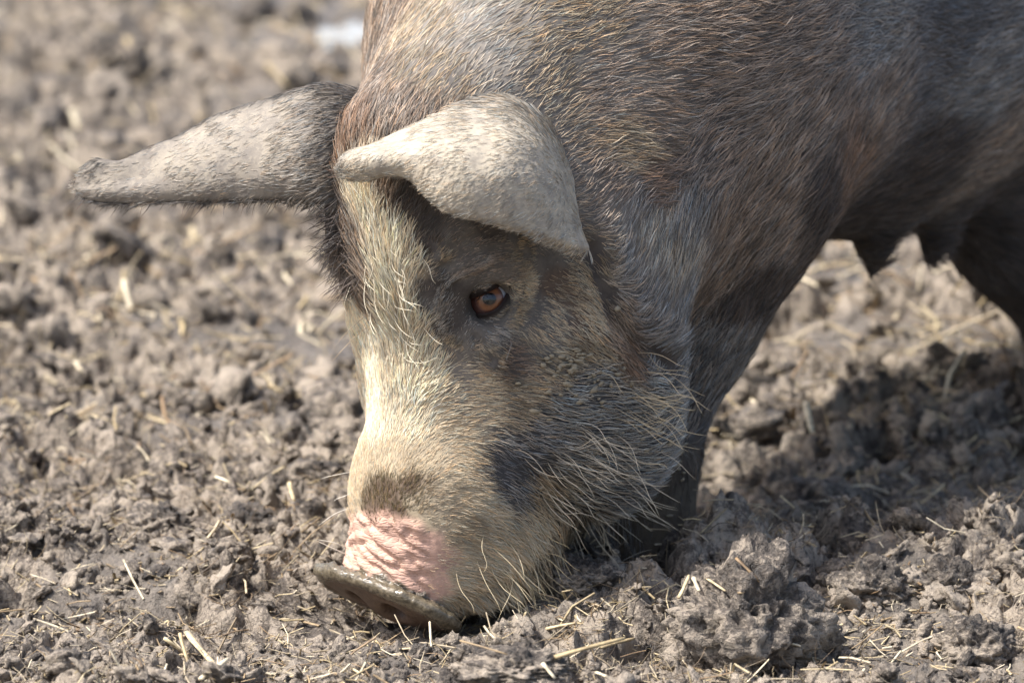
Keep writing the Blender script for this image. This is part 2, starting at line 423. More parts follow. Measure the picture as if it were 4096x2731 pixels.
for off, wet in ((-2, 'in'), (0, 'edge'), (10, 'lip'), (24, 'full'), (44, 'fold'), (70, 'a'), (100, 'b'), (140, 'out')):
    q = op + on * off
    if off > 20: q = lerp(q, oc + (q - oc) * 1.0, 0.5)
    ring = []
    for i in range(len(q)):
        fw = hit_w(*(oc + (op[i] - oc) * 1.0 + on[i] * 150))
        d = math.hypot((q[i, 0] - 1955) * MPP, (q[i, 1] - 1196) * MPP)
        ew = -0.1185 - math.sqrt(max(0.0185 ** 2 - d * d, 0.0)) if d < 0.0185 else -0.1185
        ew = min(ew, -0.124) if d < 0.03 else -0.124
        if off <= 0: wv = ew + (0.004 if off < 0 else 0.0)
        elif off == 10: wv = ew - 0.0022 - 0.0030 * upper[i]
        elif off == 24: wv = ew - 0.0026 - 0.0075 * upper[i]
        elif off == 44: wv = lerp(ew, fw, .35) - 0.0010 - 0.006 * upper[i]
        elif off == 70: wv = lerp(ew, hit_w(*q[i]), .6) - 0.002
        elif off == 100: wv = lerp(fw, hit_w(*q[i]), .6) - 0.0015
        else: wv = hit_w(*q[i]) + 0.003
        ring.append(P(q[i, 0], q[i, 1], wv))
    lid.append(ring)
lid = np.array(lid)
for _ in range(2): lid[2:-1] = 0.5 * lid[2:-1] + 0.25 * (np.roll(lid[2:-1], 1, 1) + np.roll(lid[2:-1], -1, 1))
lid = np.concatenate([lid[:1], spline(lid[1:], 26)])
nr, nc = lid.shape[:2]; li = np.arange(nr * nc).reshape(nr, nc)
LQ = np.stack([li[:-1], np.roll(li[:-1], -1, 1), np.roll(li[1:], -1, 1), li[1:]], -1).reshape(-1, 4); LV = lid.reshape(-1, 3)
LU = np.repeat(np.concatenate([[0], np.linspace(0, 1, nr - 1)]), nc)
f0 = LQ[len(LQ) // 2]
if np.cross(LV[f0[1]] - LV[f0[0]], LV[f0[2]] - LV[f0[0]])[2] > 0: LQ = LQ[:, ::-1]
# mirrored lid for the other eye
def mirror(v):
    r = v - HO; return HO + np.outer(-(r @ kL), kL) + np.outer(r @ kF, kF) + np.outer(r @ wZ, wZ)
LV2 = mirror(LV); LQ2 = LQ[:, ::-1]
nb, nn_, nf, nl = len(BV), len(NEV), len(FEV), len(LV)
AV = np.concatenate([BV, NEV, FEV, LV, LV2]); AQ = np.concatenate([BQ, NEQ + nb, FEQ + nb + nn_, LQ + nb + nn_ + nf, LQ2 + nb + nn_ + nf + nl])
PART = np.concatenate([np.zeros(nb), np.ones(nn_), np.full(nf, 2), np.full(nl, 3), np.full(nl, 3)]).astype(int)
def vnormals(v, q):
    n = np.cross(v[q[:, 2]] - v[q[:, 0]], v[q[:, 3]] - v[q[:, 1]]); o = np.zeros_like(v)
    for i in range(4): np.add.at(o, q[:, i], n)
    return o / (np.linalg.norm(o, axis=1)[:, None] + 1e-12)
# folds of skin: brow, tear line, behind the cheek, corner of the mouth
_bw = to_world(BV); _bn = vnormals(BV, BQ)
def crease(poly, depth, width, bulge=0.0):
    pts = [hit(*p)[0] for p in poly if hit(*p)]
    pts = spline(np.array(pts), 40); near_ = ((_bw - pts[len(pts) // 2]) ** 2).sum(1) < .3 ** 2; idx = np.nonzero(near_)[0]
    d = np.sqrt(((_bw[idx][:, None] - pts[None]) ** 2).sum(-1).min(1)); k = -depth * np.exp(-(d / width) ** 2) + bulge * np.exp(-((d - 2.2 * width) / width) ** 2)
    AV[idx] += _bn[idx] * k[:, None]
crease([(1760, 1075), (1850, 1022), (1960, 1000), (2090, 1010)], .0032, .0045, .0012)
crease([(1800, 1000), (1900, 955), (2030, 945)], .0025, .0045, .0010)
crease([(1900, 1350), (1925, 1400), (1960, 1440)], .003, .004, .0008)
crease([(2360, 1010), (2400, 1130), (2460, 1270), (2560, 1380), (2690, 1470)], .007, .010, .002)
crease([(1860, 2400), (1980, 2330), (2120, 2230), (2220, 2120)], .004, .006, .001)
crease([(1720, 1000), (1700, 1100), (1705, 1200)], .002, .006)
# snout wrinkles pressed into the skin
AN = vnormals(AV, AQ)
def pink_mask(v):
    c = P(1545, 2250, -0.09); d = (v - c) @ np.stack([SB[0], SB[1], SB[2]]).T
    r = v - SNC; z = r @ SB[2]
    m = sstep(0.056, 0.044, z + 0.006 * noise3(v * 60) - .10 * (r @ SB[0])) * sstep(-0.004, 0.004, z) * sstep(-.042, -.024, r @ SB[1] + .006 * noise3(v * 50 + 3)) * sstep(0.066, 0.048, r @ SB[0] + .006 * noise3(v * 70 + 9)) * sstep(0.090, 0.075, np.abs(r @ SB[0]))
    return m
pink = np.where(PART == 0, pink_mask(AV), 0)
rr = AV - SNC; wv_ = np.stack([rr @ SB[0] * 42, rr @ SB[1] * 42, rr @ SB[2] * 130 + rr @ SB[0] * 22], -1)
wr = np.abs(noise3(wv_)) * 1.3 + 0.35 * np.abs(noise3(wv_ * 2.1 + 3))
AV = AV + AN * (pink * (0.0055 * np.clip(wr, 0, .8) - 0.0020))[:, None]
# mud caked round the snout disc
zz = rr @ SB[2]; rad = np.sqrt((rr @ SB[0] / .073) ** 2 + (rr @ SB[1] / .050) ** 2)
mud = np.where((PART == 0), sstep(0.013, 0.007, zz + .006 * noise3(AV * 80)) * sstep(-0.06, -0.03, zz) * sstep(1.5, 1.15, rad) * sstep(-.10, -.06, rr @ SB[1]), 0)
AV = AV + AN * (mud * sstep(.72, .9, rad) * (0.0014 + 0.002 * np.abs(noise3(AV * 130)) + 0.0022 * noise3(AV * 45)))[:, None]
hoof = np.where(PART == 0, sstep(0.16, 0.05, (AV - HO) @ wZ + .05 * noise3(AV * 30)) * ((AV - HO) @ fF < -0.26), 0)
AN = vnormals(AV, AQ)
AW = to_world(AV); AQ = AQ[:, ::-1].copy()          # design axes are left-handed, the world's are not

# ------------------------------------------------------------------ coat: colours, lengths and lie of the hair, interpolated between points on the skin
# (x, y, skin, hair, length mm, density, lie in degrees clockwise from image right, lift)
C = dict(dk=(74, 69, 66), gy=(98, 93, 88), gl=(122, 116, 109), sl=(68, 67, 69), tn=(164, 150, 128), pk=(206, 168, 150), pd=(180, 146, 132), bk=(30, 26, 25), rs=(92, 78, 68),
         H_brown=(154, 138, 123), H_dark=(92, 83, 77), H_gray=(150, 145, 139), H_pale=(174, 167, 155), H_cream=(241, 228, 202), H_tan=(170, 153, 128), H_rust=(140, 117, 99), H_wheat=(204, 186, 158), H_mud=(112, 97, 70), H_slate=(114, 113, 114))
G = [
 # neck and back
 (1560, 80, 'gy', 'H_brown', 24, .8, -80, .25), (1480, 250, 'dk', 'H_brown', 24, .9, -85, .25), (1700, 100, 'gl', 'H_tan', 20, .9, -70, .2), (1900, 80, 'gl', 'H_pale', 18, .9, -55, .2),
 (1950, 200, 'gl', 'H_pale', 17, .9, -50, .2), (1700, 300, 'gy', 'H_tan', 22, .7, -75, .2), (2100, 150, 'gl', 'H_tan', 20, .6, -40, .2), (2300, 100, 'gy', 'H_tan', 24, .7, -25, .2),
 (2200, 300, 'gy', 'H_tan', 20, .7, -40, .2), (2400, 350, 'gy', 'H_brown', 24, .8, -20, .2), (2600, 200, 'gy', 'H_brown', 26, .8, -15, .2), (2900, 150, 'dk', 'H_brown', 28, .8, -12, .2),
 (2600, 450, 'gy', 'H_brown', 26, .9, -10, .2), (2500, 600, 'gy', 'H_tan', 26, .9, -5, .2), (2900, 450, 'dk', 'H_brown', 28, .9, -20, .2), (3200, 250, 'dk', 'H_brown', 28, .8, -15, .2), (3200, 500, 'dk', 'H_brown', 28, .9, -38, .2),
 (3500, 150, 'dk', 'H_gray', 28, .8, -5, .2), (3800, 100, 'dk', 'H_slate', 28, .8, 0, .2), (3500, 400, 'dk', 'H_brown', 28, .8, -18, .2), (3900, 350, 'dk', 'H_gray', 28, .8, 0, .2), (4000, 600, 'dk', 'H_brown', 28, .8, -8, .2),
 (3700, 650, 'dk', 'H_dark', 28, .8, -20, .2), (3400, 700, 'dk', 'H_rust', 28, .8, -48, .2), (3550, 780, 'dk', 'H_dark', 24, .8, -15, .2), (3900, 850, 'dk', 'H_dark', 24, .8, 5, .2), (4050, 1100, 'dk', 'H_dark', 24, .7, 20, .2),
 (2600, 750, 'gy', 'H_rust', 26, .9, -10, .25), (2800, 700, 'dk', 'H_brown', 28, .9, -35, .2), (3050, 750, 'dk', 'H_brown', 28, .9, -55, .2), (3100, 950, 'dk', 'H_brown', 28, .9, -65, .2), (3250, 880, 'dk', 'H_dark', 28, .9, -58, .2),
 (2900, 950, 'dk', 'H_brown', 28, .9, -72, .2), (2750, 900, 'gy', 'H_gray', 26, .9, -75, .2), (2550, 850, 'gl', 'H_gray', 22, .8, -60, .2), (2450, 750, 'gy', 'H_brown', 20, .8, -40, .2),
 (2600, 1000, 'gl', 'H_pale', 22, .9, -80, .2), (2700, 1100, 'gl', 'H_pale', 24, .9, -82, .2), (2500, 1050, 'gy', 'H_gray', 20, .9, -60, .2), (2850, 1150, 'dk', 'H_brown', 26, .9, -82, .2), (2950, 1250, 'dk', 'H_dark', 26, .9, -78, .2),
 (2700, 1300, 'gy', 'H_gray', 26, .9, -74, .2), (2600, 1250, 'gy', 'H_gray', 24, .9, -60, .2), (2850, 1450, 'sl', 'H_gray', 26, .9, -74, .2), (2750, 1600, 'sl', 'H_gray', 26, .9, -66, .2), (2650, 1420, 'dk', 'H_gray', 26, .9, -40, .25),
 # cheek
 (2430, 1250, 'dk', 'H_brown', 20, .9, 40, .25), (2350, 1080, 'dk', 'H_tan', 16, .9, 30, .25), (2250, 1150, 'rs', 'H_tan', 14, .9, 25, .25), (2200, 1000, 'gy', 'H_tan', 10, .8, 20, .2),
 (2350, 1250, 'rs', 'H_wheat', 16, .8, 30, .25), (2200, 1280, 'gy', 'H_wheat', 13, 1., 20, .25), (2500, 1400, 'rs', 'H_rust', 24, .9, 35, .25), (2350, 1380, 'rs', 'H_tan', 20, .9, 25, .25), (2100, 1330, 'gy', 'H_tan', 12, 1., 30, .25),
 (2200, 1420, 'gy', 'H_tan', 18, .9, 15, .25), (2030, 1420, 'dk', 'H_rust', 14, .8, 10, .2), (2350, 1520, 'dk', 'H_wheat', 24, .8, 0, .25), (2600, 1550, 'dk', 'H_tan', 30, .8, 10, .3), (2250, 1620, 'dk', 'H_wheat', 24, .8, 10, .3),
 (2450, 1650, 'sl', 'H_wheat', 28, .7, 5, .3), (2600, 1700, 'sl', 'H_pale', 30, .7, -10, .3), (2050, 1600, 'gy', 'H_tan', 18, .9, 10, .25), (2100, 1750, 'sl', 'H_gray', 20, .5, 15, .25), (2000, 1850, 'sl', 'H_slate', 16, .4, 20, .2),
 (2300, 1800, 'sl', 'H_wheat', 28, .7, 25, .35), (2500, 1850, 'sl', 'H_pale', 30, .7, 15, .35), (2150, 1950, 'sl', 'H_tan', 26, .6, 35, .35), (2350, 1980, 'dk', 'H_tan', 30, .7, 40, .35), (2500, 1980, 'dk', 'H_gray', 30, .7, 25, .3), (2050, 1980, 'sl', 'H_gray', 20, .5, 30, .25),
 (2250, 2120, 'gy', 'H_tan', 32, .7, 50, .35), (2400, 2080, 'dk', 'H_gray', 30, .7, 50, .3), (2100, 2060, 'gy', 'H_wheat', 26, .8, 30, .3),
 # blaze and forehead
 (1430, 760, 'tn', 'H_cream', 26, 1., -80, .3), (1450, 860, 'tn', 'H_cream', 28, 1., -82, .3), (1500, 960, 'tn', 'H_cream', 28, 1., -84, .3), (1530, 1060, 'tn', 'H_cream', 28, 1., -86, .3), (1600, 980, 'tn', 'H_cream', 26, 1., -75, .3), (1560, 1160, 'tn', 'H_cream', 28, 1., -88, .3), (1640, 1080, 'tn', 'H_cream', 24, 1., -70, .3),
 (1560, 1300, 'tn', 'H_cream', 26, 1., -85, .3), (1650, 1260, 'tn', 'H_cream', 24, 1., -75, .3), (1570, 1440, 'tn', 'H_cream', 24, 1., -85, .3), (1680, 1420, 'tn', 'H_cream', 20, 1., -65, .3), (1580, 1580, 'tn', 'H_cream', 20, 1., -80, .3), (1720, 1560, 'tn', 'H_cream', 18, 1., -45, .3), (1850, 1500, 'gl', 'H_wheat', 14, .9, -20, .25),
 (1500, 1560, 'tn', 'H_cream', 18, 1., -90, .3), (1500, 1380, 'tn', 'H_cream', 22, 1., -88, .3), (1480, 1250, 'dk', 'H_brown', 20, .9, -92, .35), (1740, 1120, 'dk', 'H_gray', 10, .9, -60, .2), (1720, 1240, 'gy', 'H_gray', 12, .9, -65, .25), (1700, 1010, 'dk', 'H_dark', 12, .9, -60, .25), (1440, 1080, 'dk', 'H_brown', 24, .9, -95, .35), (1400, 960, 'dk', 'H_brown', 26, .9, -98, .4),
 (1400, 1080, 'dk', 'H_dark', 28, .9, 150, .5), (1360, 980, 'dk', 'H_dark', 30, .9, 140, .5), (1330, 880, 'dk', 'H_dark', 30, .9, 130, .5), (1380, 860, 'dk', 'H_dark', 28, .9, -100, .4), (1420, 1000, 'dk', 'H_brown', 26, .9, -95, .35), (1460, 1130, 'dk', 'H_brown', 24, .9, -95, .35),
 (1350, 700, 'dk', 'H_rust', 24, .9, -120, .45), (1330, 600, 'dk', 'H_rust', 24, .9, -100, .4), (1400, 560, 'dk', 'H_rust', 26, 1., -85, .35), (1550, 480, 'dk', 'H_brown', 26, 1., -80, .3), (1420, 400, 'dk', 'H_brown', 24, .9, -85, .3), (1300, 780, 'dk', 'H_dark', 26, .9, 160, .45),
 (1540, 760, 'rs', 'H_brown', 22, .9, -70, .3), (1640, 820, 'dk', 'H_dark', 18, .9, -60, .3), (1700, 920, 'dk', 'H_dark', 14, .9, -50, .25), (1640, 700, 'dk', 'H_rust', 20, .9, -70, .3), (1850, 950, 'gy', 'H_brown', 9, .9, -30, .2), (2050, 1000, 'gy', 'H_tan', 10, .9, -10, .2), (1950, 880, 'dk', 'H_brown', 9, .9, -30, .2),
 # round the eye
 (1760, 1050, 'gy', 'H_tan', 10, .9, -50, .2), (1850, 1080, 'gy', 'H_brown', 9, .9, -30, .2), (1980, 1070, 'gy', 'H_brown', 9, .9, -10, .2), (1760, 1180, 'dk', 'H_gray', 9, .9, -60, .2), (1820, 1160, 'dk', 'H_gray', 6, .6, -60, .2), (1830, 1280, 'dk', 'H_gray', 6, .6, -70, .2), (1770, 1300, 'dk', 'H_gray', 9, .9, -60, .2),
 (1860, 1370, 'gy', 'H_gray', 8, .8, -50, .2), (1950, 1320, 'gy', 'H_gray', 8, .7, 20, .25), (2060, 1240, 'gy', 'H_tan', 8, .7, 10, .25), (2100, 1160, 'gy', 'H_wheat', 9, .9, 0, .2), (1800, 1400, 'gy', 'H_tan', 11, .9, -45, .25), (1950, 1400, 'gy', 'H_tan', 11, .9, 10, .2),
 # muzzle
 (1520, 1750, 'tn', 'H_cream', 14, 1., -85, .35), (1650, 1720, 'tn', 'H_cream', 13, 1., -60, .35), (1820, 1700, 'tn', 'H_wheat', 15, .9, -15, .3), (1900, 1620, 'gl', 'H_wheat', 16, .9, -10, .3), (1850, 1850, 'tn', 'H_wheat', 14, .9, 5, .3), (1700, 1840, 'tn', 'H_wheat', 9, .9, -50, .35), (1560, 1850, 'tn', 'H_wheat', 9, 1., -80, .4),
 (1440, 1900, 'tn', 'H_wheat', 9, 1., -100, .5), (1420, 2020, 'tn', 'H_wheat', 9, 1., -110, .55), (1400, 2120, 'tn', 'H_wheat', 8, .9, -130, .6),
 (1530, 1960, 'rs', 'H_mud', 9, 1., -80, .45), (1640, 1930, 'rs', 'H_mud', 9, 1., -65, .45), (1500, 2040, 'rs', 'H_mud', 9, 1., -90, .45), (1620, 2040, 'rs', 'H_mud', 9, .9, -70, .45), (1660, 2010, 'tn', 'H_mud', 8, .9, -60, .4), (1560, 2080, 'rs', 'H_mud', 7, .8, -80, .45),
 (1780, 2000, 'tn', 'H_tan', 10, .9, -15, .35), (1900, 2000, 'tn', 'H_wheat', 16, .9, 10, .35), (1980, 2080, 'tn', 'H_wheat', 22, 1.25, 20, .35), (1850, 2120, 'tn', 'H_tan', 14, .8, 15, .35), (1720, 2080, 'tn', 'H_tan', 7, .9, -30, .35),
 (1480, 2160, 'pk', 'H_tan', 3, .15, -90, .4), (1600, 2180, 'pk', 'H_tan', 3, .1, -60, .4), (1700, 2200, 'pk', 'H_tan', 4, .2, -20, .4), (1450, 2240, 'pk', 'H_tan', 3, .05, -90, .4), (1600, 2280, 'pk', 'H_tan', 3, .05, -60, .4), (1750, 2330, 'pk', 'H_wheat', 6, .4, 0, .4), (1780, 2250, 'pd', 'H_wheat', 9, .8, 5, .35), (1400, 2270, 'pk', 'H_tan', 3, .05, -90, .4),
 (1830, 2300, 'tn', 'H_wheat', 16, 1.25, 20, .35), (1950, 2200, 'tn', 'H_wheat', 22, 1.25, 25, .35), (2080, 2150, 'tn', 'H_wheat', 28, 1.25, 35, .35), (1900, 2380, 'tn', 'H_wheat', 22, 1.25, 45, .4), (2030, 2300, 'tn', 'H_wheat', 28, 1.25, 45, .4), (2150, 2250, 'tn', 'H_tan', 30, .7, 50, .4), (1830, 2430, 'tn', 'H_wheat', 16, .7, 60, .4),
 # leg
 (2650, 1950, 'sl', 'H_dark', 18, .6, 95, .2), (2700, 2100, 'sl', 'H_dark', 14, .5, 95, .2),
]
gp, gs, gh, gl_, gd, gdir, glift = [], [], [], [], [], [], []
for (x, y, sk, hr, ln, de, an, lf) in G:
    if 2180 < x < 2720 and 1480 < y < 2010: hr = 'H_pale' if hr in ('H_wheat', 'H_tan') else hr; de *= .62; sk = 'sl'          # dark cheek under thinner pale hair
    h = hit(x, y)
    if h is None:
        for dx in (20, 40, 60, -20, -40, 90, -70):
            h = hit(x + dx, y)
            if h: break
    if h is None: print('guide misses', x, y); continue
    p, n = h
    if n @ (p - CAMPOS) > 0: n = -n
    a = math.radians(an); v = math.cos(a) * AX_U - math.sin(a) * AX_V
    v = v - n * (v @ n); v /= np.linalg.norm(v) + 1e-9
    gp.append(p); gs.append(lin(*C[sk])); gh.append(lin(*C[hr])); gl_.append(ln); gd.append(de); gdir.append(v); glift.append(lf)
gp = np.array(gp); gall = np.concatenate([np.array(gs), np.array(gh), np.array(gl_)[:, None], np.array(gd)[:, None], np.array(gdir), np.array(glift)[:, None]], 1)
def coat(pts):
    """skin 0:3 hair 3:6 len 6 dens 7 dir 8:11 lift 11"""
    out = np.empty((len(pts), 12))
    wp = pts + 0.007 * np.stack([noise3(pts * 45), noise3(pts * 45 + 7), noise3(pts * 45 + 13)], -1) + 0.003 * np.stack([noise3(pts * 160), noise3(pts * 160 + 7), noise3(pts * 160 + 13)], -1)
    for i in range(0, len(pts), 40000):
        d2 = ((wp[i:i + 40000, None] - gp[None]) ** 2).sum(-1)
        w = 1 / (d2 + 2e-5) ** 2.6; w /= w.sum(1, keepdims=True)
        out[i:i + 40000] = w @ gall
    return out
CO = np.empty((len(AV), 12)); isb = PART == 0
CO[isb] = coat(AW[isb])
lid_m = PART == 3
CO[lid_m] = coat(AW[lid_m])
lu = np.concatenate([LU, LU])
k_ = sstep(0.50, 0.18, lu)[:, None]
CO[lid_m, 0:3] = lerp(CO[lid_m, 0:3], lin(44, 38, 37), k_); k2 = sstep(0.06, 0.0, lu)[:, None]
CO[lid_m, 0:3] = lerp(CO[lid_m, 0:3], lin(58, 36, 34), k2); CO[lid_m, 7] *= 1.8 * sstep(0.16, 0.45, lu); CO[lid_m, 6] = np.maximum(CO[lid_m, 6], 8.0 * sstep(.3, .7, lu) + 3)
# ears: pale grey backs, darker margins and undersides, hair lying towards the tip
for pid, U_, grid_dir in ((1, NEU, 'near'), (2, FEU, 'far')):
    m = PART == pid; S, T, top = U_[:, 0], U_[:, 1], U_[:, 2]; v = AW[m]
    nz = noise3(v * 40) * .5 + noise3(v * 120) * .5
    pale = lin(170, 160, 144); mid = lin(116, 110, 104); dark = lin(66, 62, 60)
    if pid == 1:
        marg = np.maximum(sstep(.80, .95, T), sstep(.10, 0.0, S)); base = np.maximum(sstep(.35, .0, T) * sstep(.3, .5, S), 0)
        col = lerp(pale, mid, (0.45 * np.clip(nz + .3, 0, 1) + .6 * marg + .35 * base).clip(0, 1)[:, None]); dirv = v * 0 + (P(1372, 672, -.2) - P(2150, 560, -.15))
        dirv = -(np.array([1, 0, 0]) * 0.9 + AX_V * 0.25) + 0 * v; L_ = 11 + 10 * sstep(.88, 1., S) * sstep(.75, 1, T) + 8 * base
    else:
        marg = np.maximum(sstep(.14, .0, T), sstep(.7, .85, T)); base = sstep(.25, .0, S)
        col = lerp(pale, mid, (.6 + 0.4 * np.clip(nz + .2, 0, 1)).clip(0, 1)[:, None]); col = lerp(col, dark, (0.85 * marg * (1 - base)).clip(0, 1)[:, None]); col = lerp(col, lin(*C['dk']), (base * .8)[:, None])  # far ear's colour darkened to carry the shade of facing away from the sun
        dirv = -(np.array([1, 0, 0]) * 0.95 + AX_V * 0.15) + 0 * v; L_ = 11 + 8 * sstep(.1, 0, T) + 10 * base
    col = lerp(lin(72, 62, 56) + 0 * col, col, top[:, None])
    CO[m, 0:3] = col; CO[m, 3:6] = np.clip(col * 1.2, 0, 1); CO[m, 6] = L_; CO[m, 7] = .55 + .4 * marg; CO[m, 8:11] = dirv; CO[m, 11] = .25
    if pid == 2: CO[m, 8:11] = lerp(CO[m, 8:11], -.55 * np.array([1., 0, 0]) - .8 * AX_V, sstep(.16, .06, T)[:, None])
    if pid == 1: CO[m, 3:6] = lerp(CO[m, 3:6], np.clip(lin(225, 215, 195) + 0 * col, 0, 1), (sstep(.85, 1., S) * sstep(.75, 1, T))[:, None])
CO[:, 0:3] = lerp(CO[:, 0:3], lin(*C['pk']) * (0.93 + .12 * noise3(AV * 70))[:, None], pink[:, None])
CO[:, 7] *= (1 - pink) * (1 - mud) * (1 - .7 * hoof)
CO[:, 0:3] = lerp(CO[:, 0:3], lin(96, 86, 74), hoof[:, None])
# the disc itself is bare reddish skin where the mud has come off
disc = np.where(PART == 0, sstep(0.006, -0.004, zz) * sstep(1.1, 0.9, rad) * (zz > -.04), 0)
CO[:, 0:3] = lerp(CO[:, 0:3], lin(86, 58, 50), disc[:, None])
mud = mud * (1 - disc * sstep(.95, .75, rad) * .55)
print('coat', round(time.time() - T0, 1))

# skin material
m = NT('pig_skin'); ca = m.n('ShaderNodeAttribute', attribute_name='skin_colour'); ma = m.n('ShaderNodeAttribute', attribute_name='wet_mud'); pa = m.n('ShaderNodeAttribute', attribute_name='bare')
tc = m.n('ShaderNodeTexCoord'); n1 = m.n('ShaderNodeTexNoise', i_Scale=260., i_Detail=5., i_Roughness=.65); m.l(tc.outputs['Object'], n1.inputs['Vector'])
n2 = m.n('ShaderNodeTexNoise', i_Scale=60., i_Detail=4.); m.l(tc.outputs['Object'], n2.inputs['Vector'])
fac = m.math('MULTIPLY', m.math('ADD', n1.outputs[0], n2.outputs[0]), 1.0)
mul = m.n('ShaderNodeMix', data_type='RGBA', blend_type='MULTIPLY'); mul.inputs[0].default_value = 1.0
m.l(ca.outputs['Color'], mul.inputs[6]); m.l(m.ramp(fac, [(0.6, (.80, .79, .78)), (1.0, (1, 1, 1)), (1.35, (1.15, 1.14, 1.1))]), mul.inputs[7])
mc = m.ramp(n1.outputs[0], [(0.3, tuple(lin(62, 55, 44))), (0.6, tuple(lin(112, 102, 84))), (.8, tuple(lin(142, 130, 108)))])
m.l(m.mix(ma.outputs['Fac'], mul.outputs[2], mc), m.b.inputs['Base Color'])
rr_ = m.n('ShaderNodeMix'); m.l(ma.outputs['Fac'], rr_.inputs[0]); rr_.inputs[2].default_value = .7; rr_.inputs[3].default_value = .13
m.l(rr_.outputs[0], m.b.inputs['Roughness']); m.l(m.math('ADD', m.math('MULTIPLY', ma.outputs['Fac'], .4), .12), m.b.inputs['Specular IOR Level'])
vo = m.n('ShaderNodeTexVoronoi', feature='DISTANCE_TO_EDGE', i_Scale=150.); mp = m.n('ShaderNodeMapping'); mp.inputs['Scale'].default_value = (.55, .55, 1.9); mp.inputs['Rotation'].default_value = (0.2, 0.3, 0)
m.l(tc.outputs['Object'], mp.inputs[0]); ad = m.n('ShaderNodeVectorMath', operation='ADD'); sc_ = m.n('ShaderNodeVectorMath', operation='SCALE'); sc_.inputs['Scale'].default_value = .012
m.l(n2.outputs['Color'], sc_.inputs[0]); m.l(mp.outputs[0], ad.inputs[0]); m.l(sc_.outputs[0], ad.inputs[1]); m.l(ad.outputs[0], vo.inputs['Vector'])
wrk = m.math('MULTIPLY', m.math('MINIMUM', m.math('MULTIPLY', vo.outputs[0], 6.0), 1.0), m.math('MULTIPLY', pa.outputs['Fac'], .55))
hgt = m.math('ADD', m.math('MULTIPLY', n1.outputs[0], .8), wrk)
bp = m.n('ShaderNodeBump', i_Strength=.6, i_Distance=.0012); m.l(hgt, bp.inputs['Height']); m.l(bp.outputs[0], m.b.inputs['Normal'])
M_SKIN = m.m
pig = bpy.data.objects.new('pig', None); COL.objects.link(pig)
pig.location = tuple(ground_at(2640, 2230)); pig.empty_display_size = .2
pig['label'] = 'grey and brown hairy pig with cream blaze, lop ears and snout down in the mud'; pig['category'] = 'pig'
bpy.context.view_layer.update()
def child(name, data, mat=None, parent=None, **kw):
    o = link(name, data, mat, None, **kw); par = parent or pig
    o.parent = par; o.matrix_parent_inverse = Matrix.Translation(-Vector(pig.location)) if par is pig else Matrix.Identity(4)
    return o
me = mesh_from('body', AW, AQ)
vattr(me, 'skin_colour', CO[:, 0:3], 'FLOAT_COLOR'); vattr(me, 'wet_mud', np.clip(mud, 0, 1)); vattr(me, 'bare', pink)
child('body', me, M_SKIN)
# eyes
def uvs(c, r, seg, rings, ax, a0, a1):
    ax = ax / np.linalg.norm(ax); t1 = np.cross(ax, [0, 0, 1]); t1 /= np.linalg.norm(t1); t2 = np.cross(ax, t1); v = []
    for i in range(rings + 1):
        a = lerp(a0, a1, i / rings)
        for j in range(seg):
            b = 2 * math.pi * j / seg; v.append(c + r * (math.cos(a) * ax + math.sin(a) * (math.cos(b) * t1 + math.sin(b) * t2)))
    q = [(i * seg + j, i * seg + (j + 1) % seg, (i + 1) * seg + (j + 1) % seg, (i + 1) * seg + j) for i in range(rings) for j in range(seg)]
    return np.array(v), np.array(q)
def simple(name, col, rough=.5, spec=.5):
    t = NT(name); t.b.inputs['Base Color'].default_value = (*[float(x) for x in col], 1); t.b.inputs['Roughness'].default_value = rough; t.b.inputs['Specular IOR Level'].default_value = spec; return t.m
msc = NT('eye_white'); sat = msc.n('ShaderNodeAttribute', attribute_name='side'); msc.l(msc.ramp(sat.outputs['Fac'], [(.35, tuple(lin(74, 44, 38))), (.6, tuple(lin(96, 74, 68))), (.8, tuple(lin(176, 178, 184)))]), msc.b.inputs['Base Color']); msc.b.inputs['Roughness'].default_value = .2; M_SCL = msc.m
mi = NT('iris'); ia = mi.n('ShaderNodeAttribute', attribute_name='ring'); nz_ = mi.n('ShaderNodeTexNoise', i_Scale=900.); tcx = mi.n('ShaderNodeTexCoord'); mi.l(tcx.outputs['Object'], nz_.inputs['Vector'])
mi.l(mi.ramp(mi.math('ADD', ia.outputs['Fac'], mi.math('MULTIPLY', mi.math('SUBTRACT', nz_.outputs[0], .5), .15)), [(0.36, tuple(lin(60, 38, 26))), (.5, tuple(lin(116, 74, 46))), (.72, tuple(lin(128, 84, 54))), (.86, tuple(lin(104, 70, 58))), (1, tuple(lin(70, 50, 48)))]), mi.b.inputs['Base Color'])
mi.b.inputs['Roughness'].default_value = .3
M_PUP = simple('pupil', (.003, .003, .004), .15)
mk = NT('cornea'); mk.b.inputs['Base Color'].default_value = (1, 1, 1, 1); mk.b.inputs['Transmission Weight'].default_value = 1.; mk.b.inputs['Roughness'].default_value = .02; mk.b.inputs['IOR'].default_value = 1.03
gls = mk.n('ShaderNodeBsdfGlossy', i_Roughness=.03); trn = mk.n('ShaderNodeBsdfTransparent'); mxs = mk.n('ShaderNodeMixShader', i_0=.018); mk.l(trn.outputs[0], mxs.inputs[1]); mk.l(gls.outputs[0], mxs.inputs[2]); mk.l(mxs.outputs[0], mk.out.inputs[0])
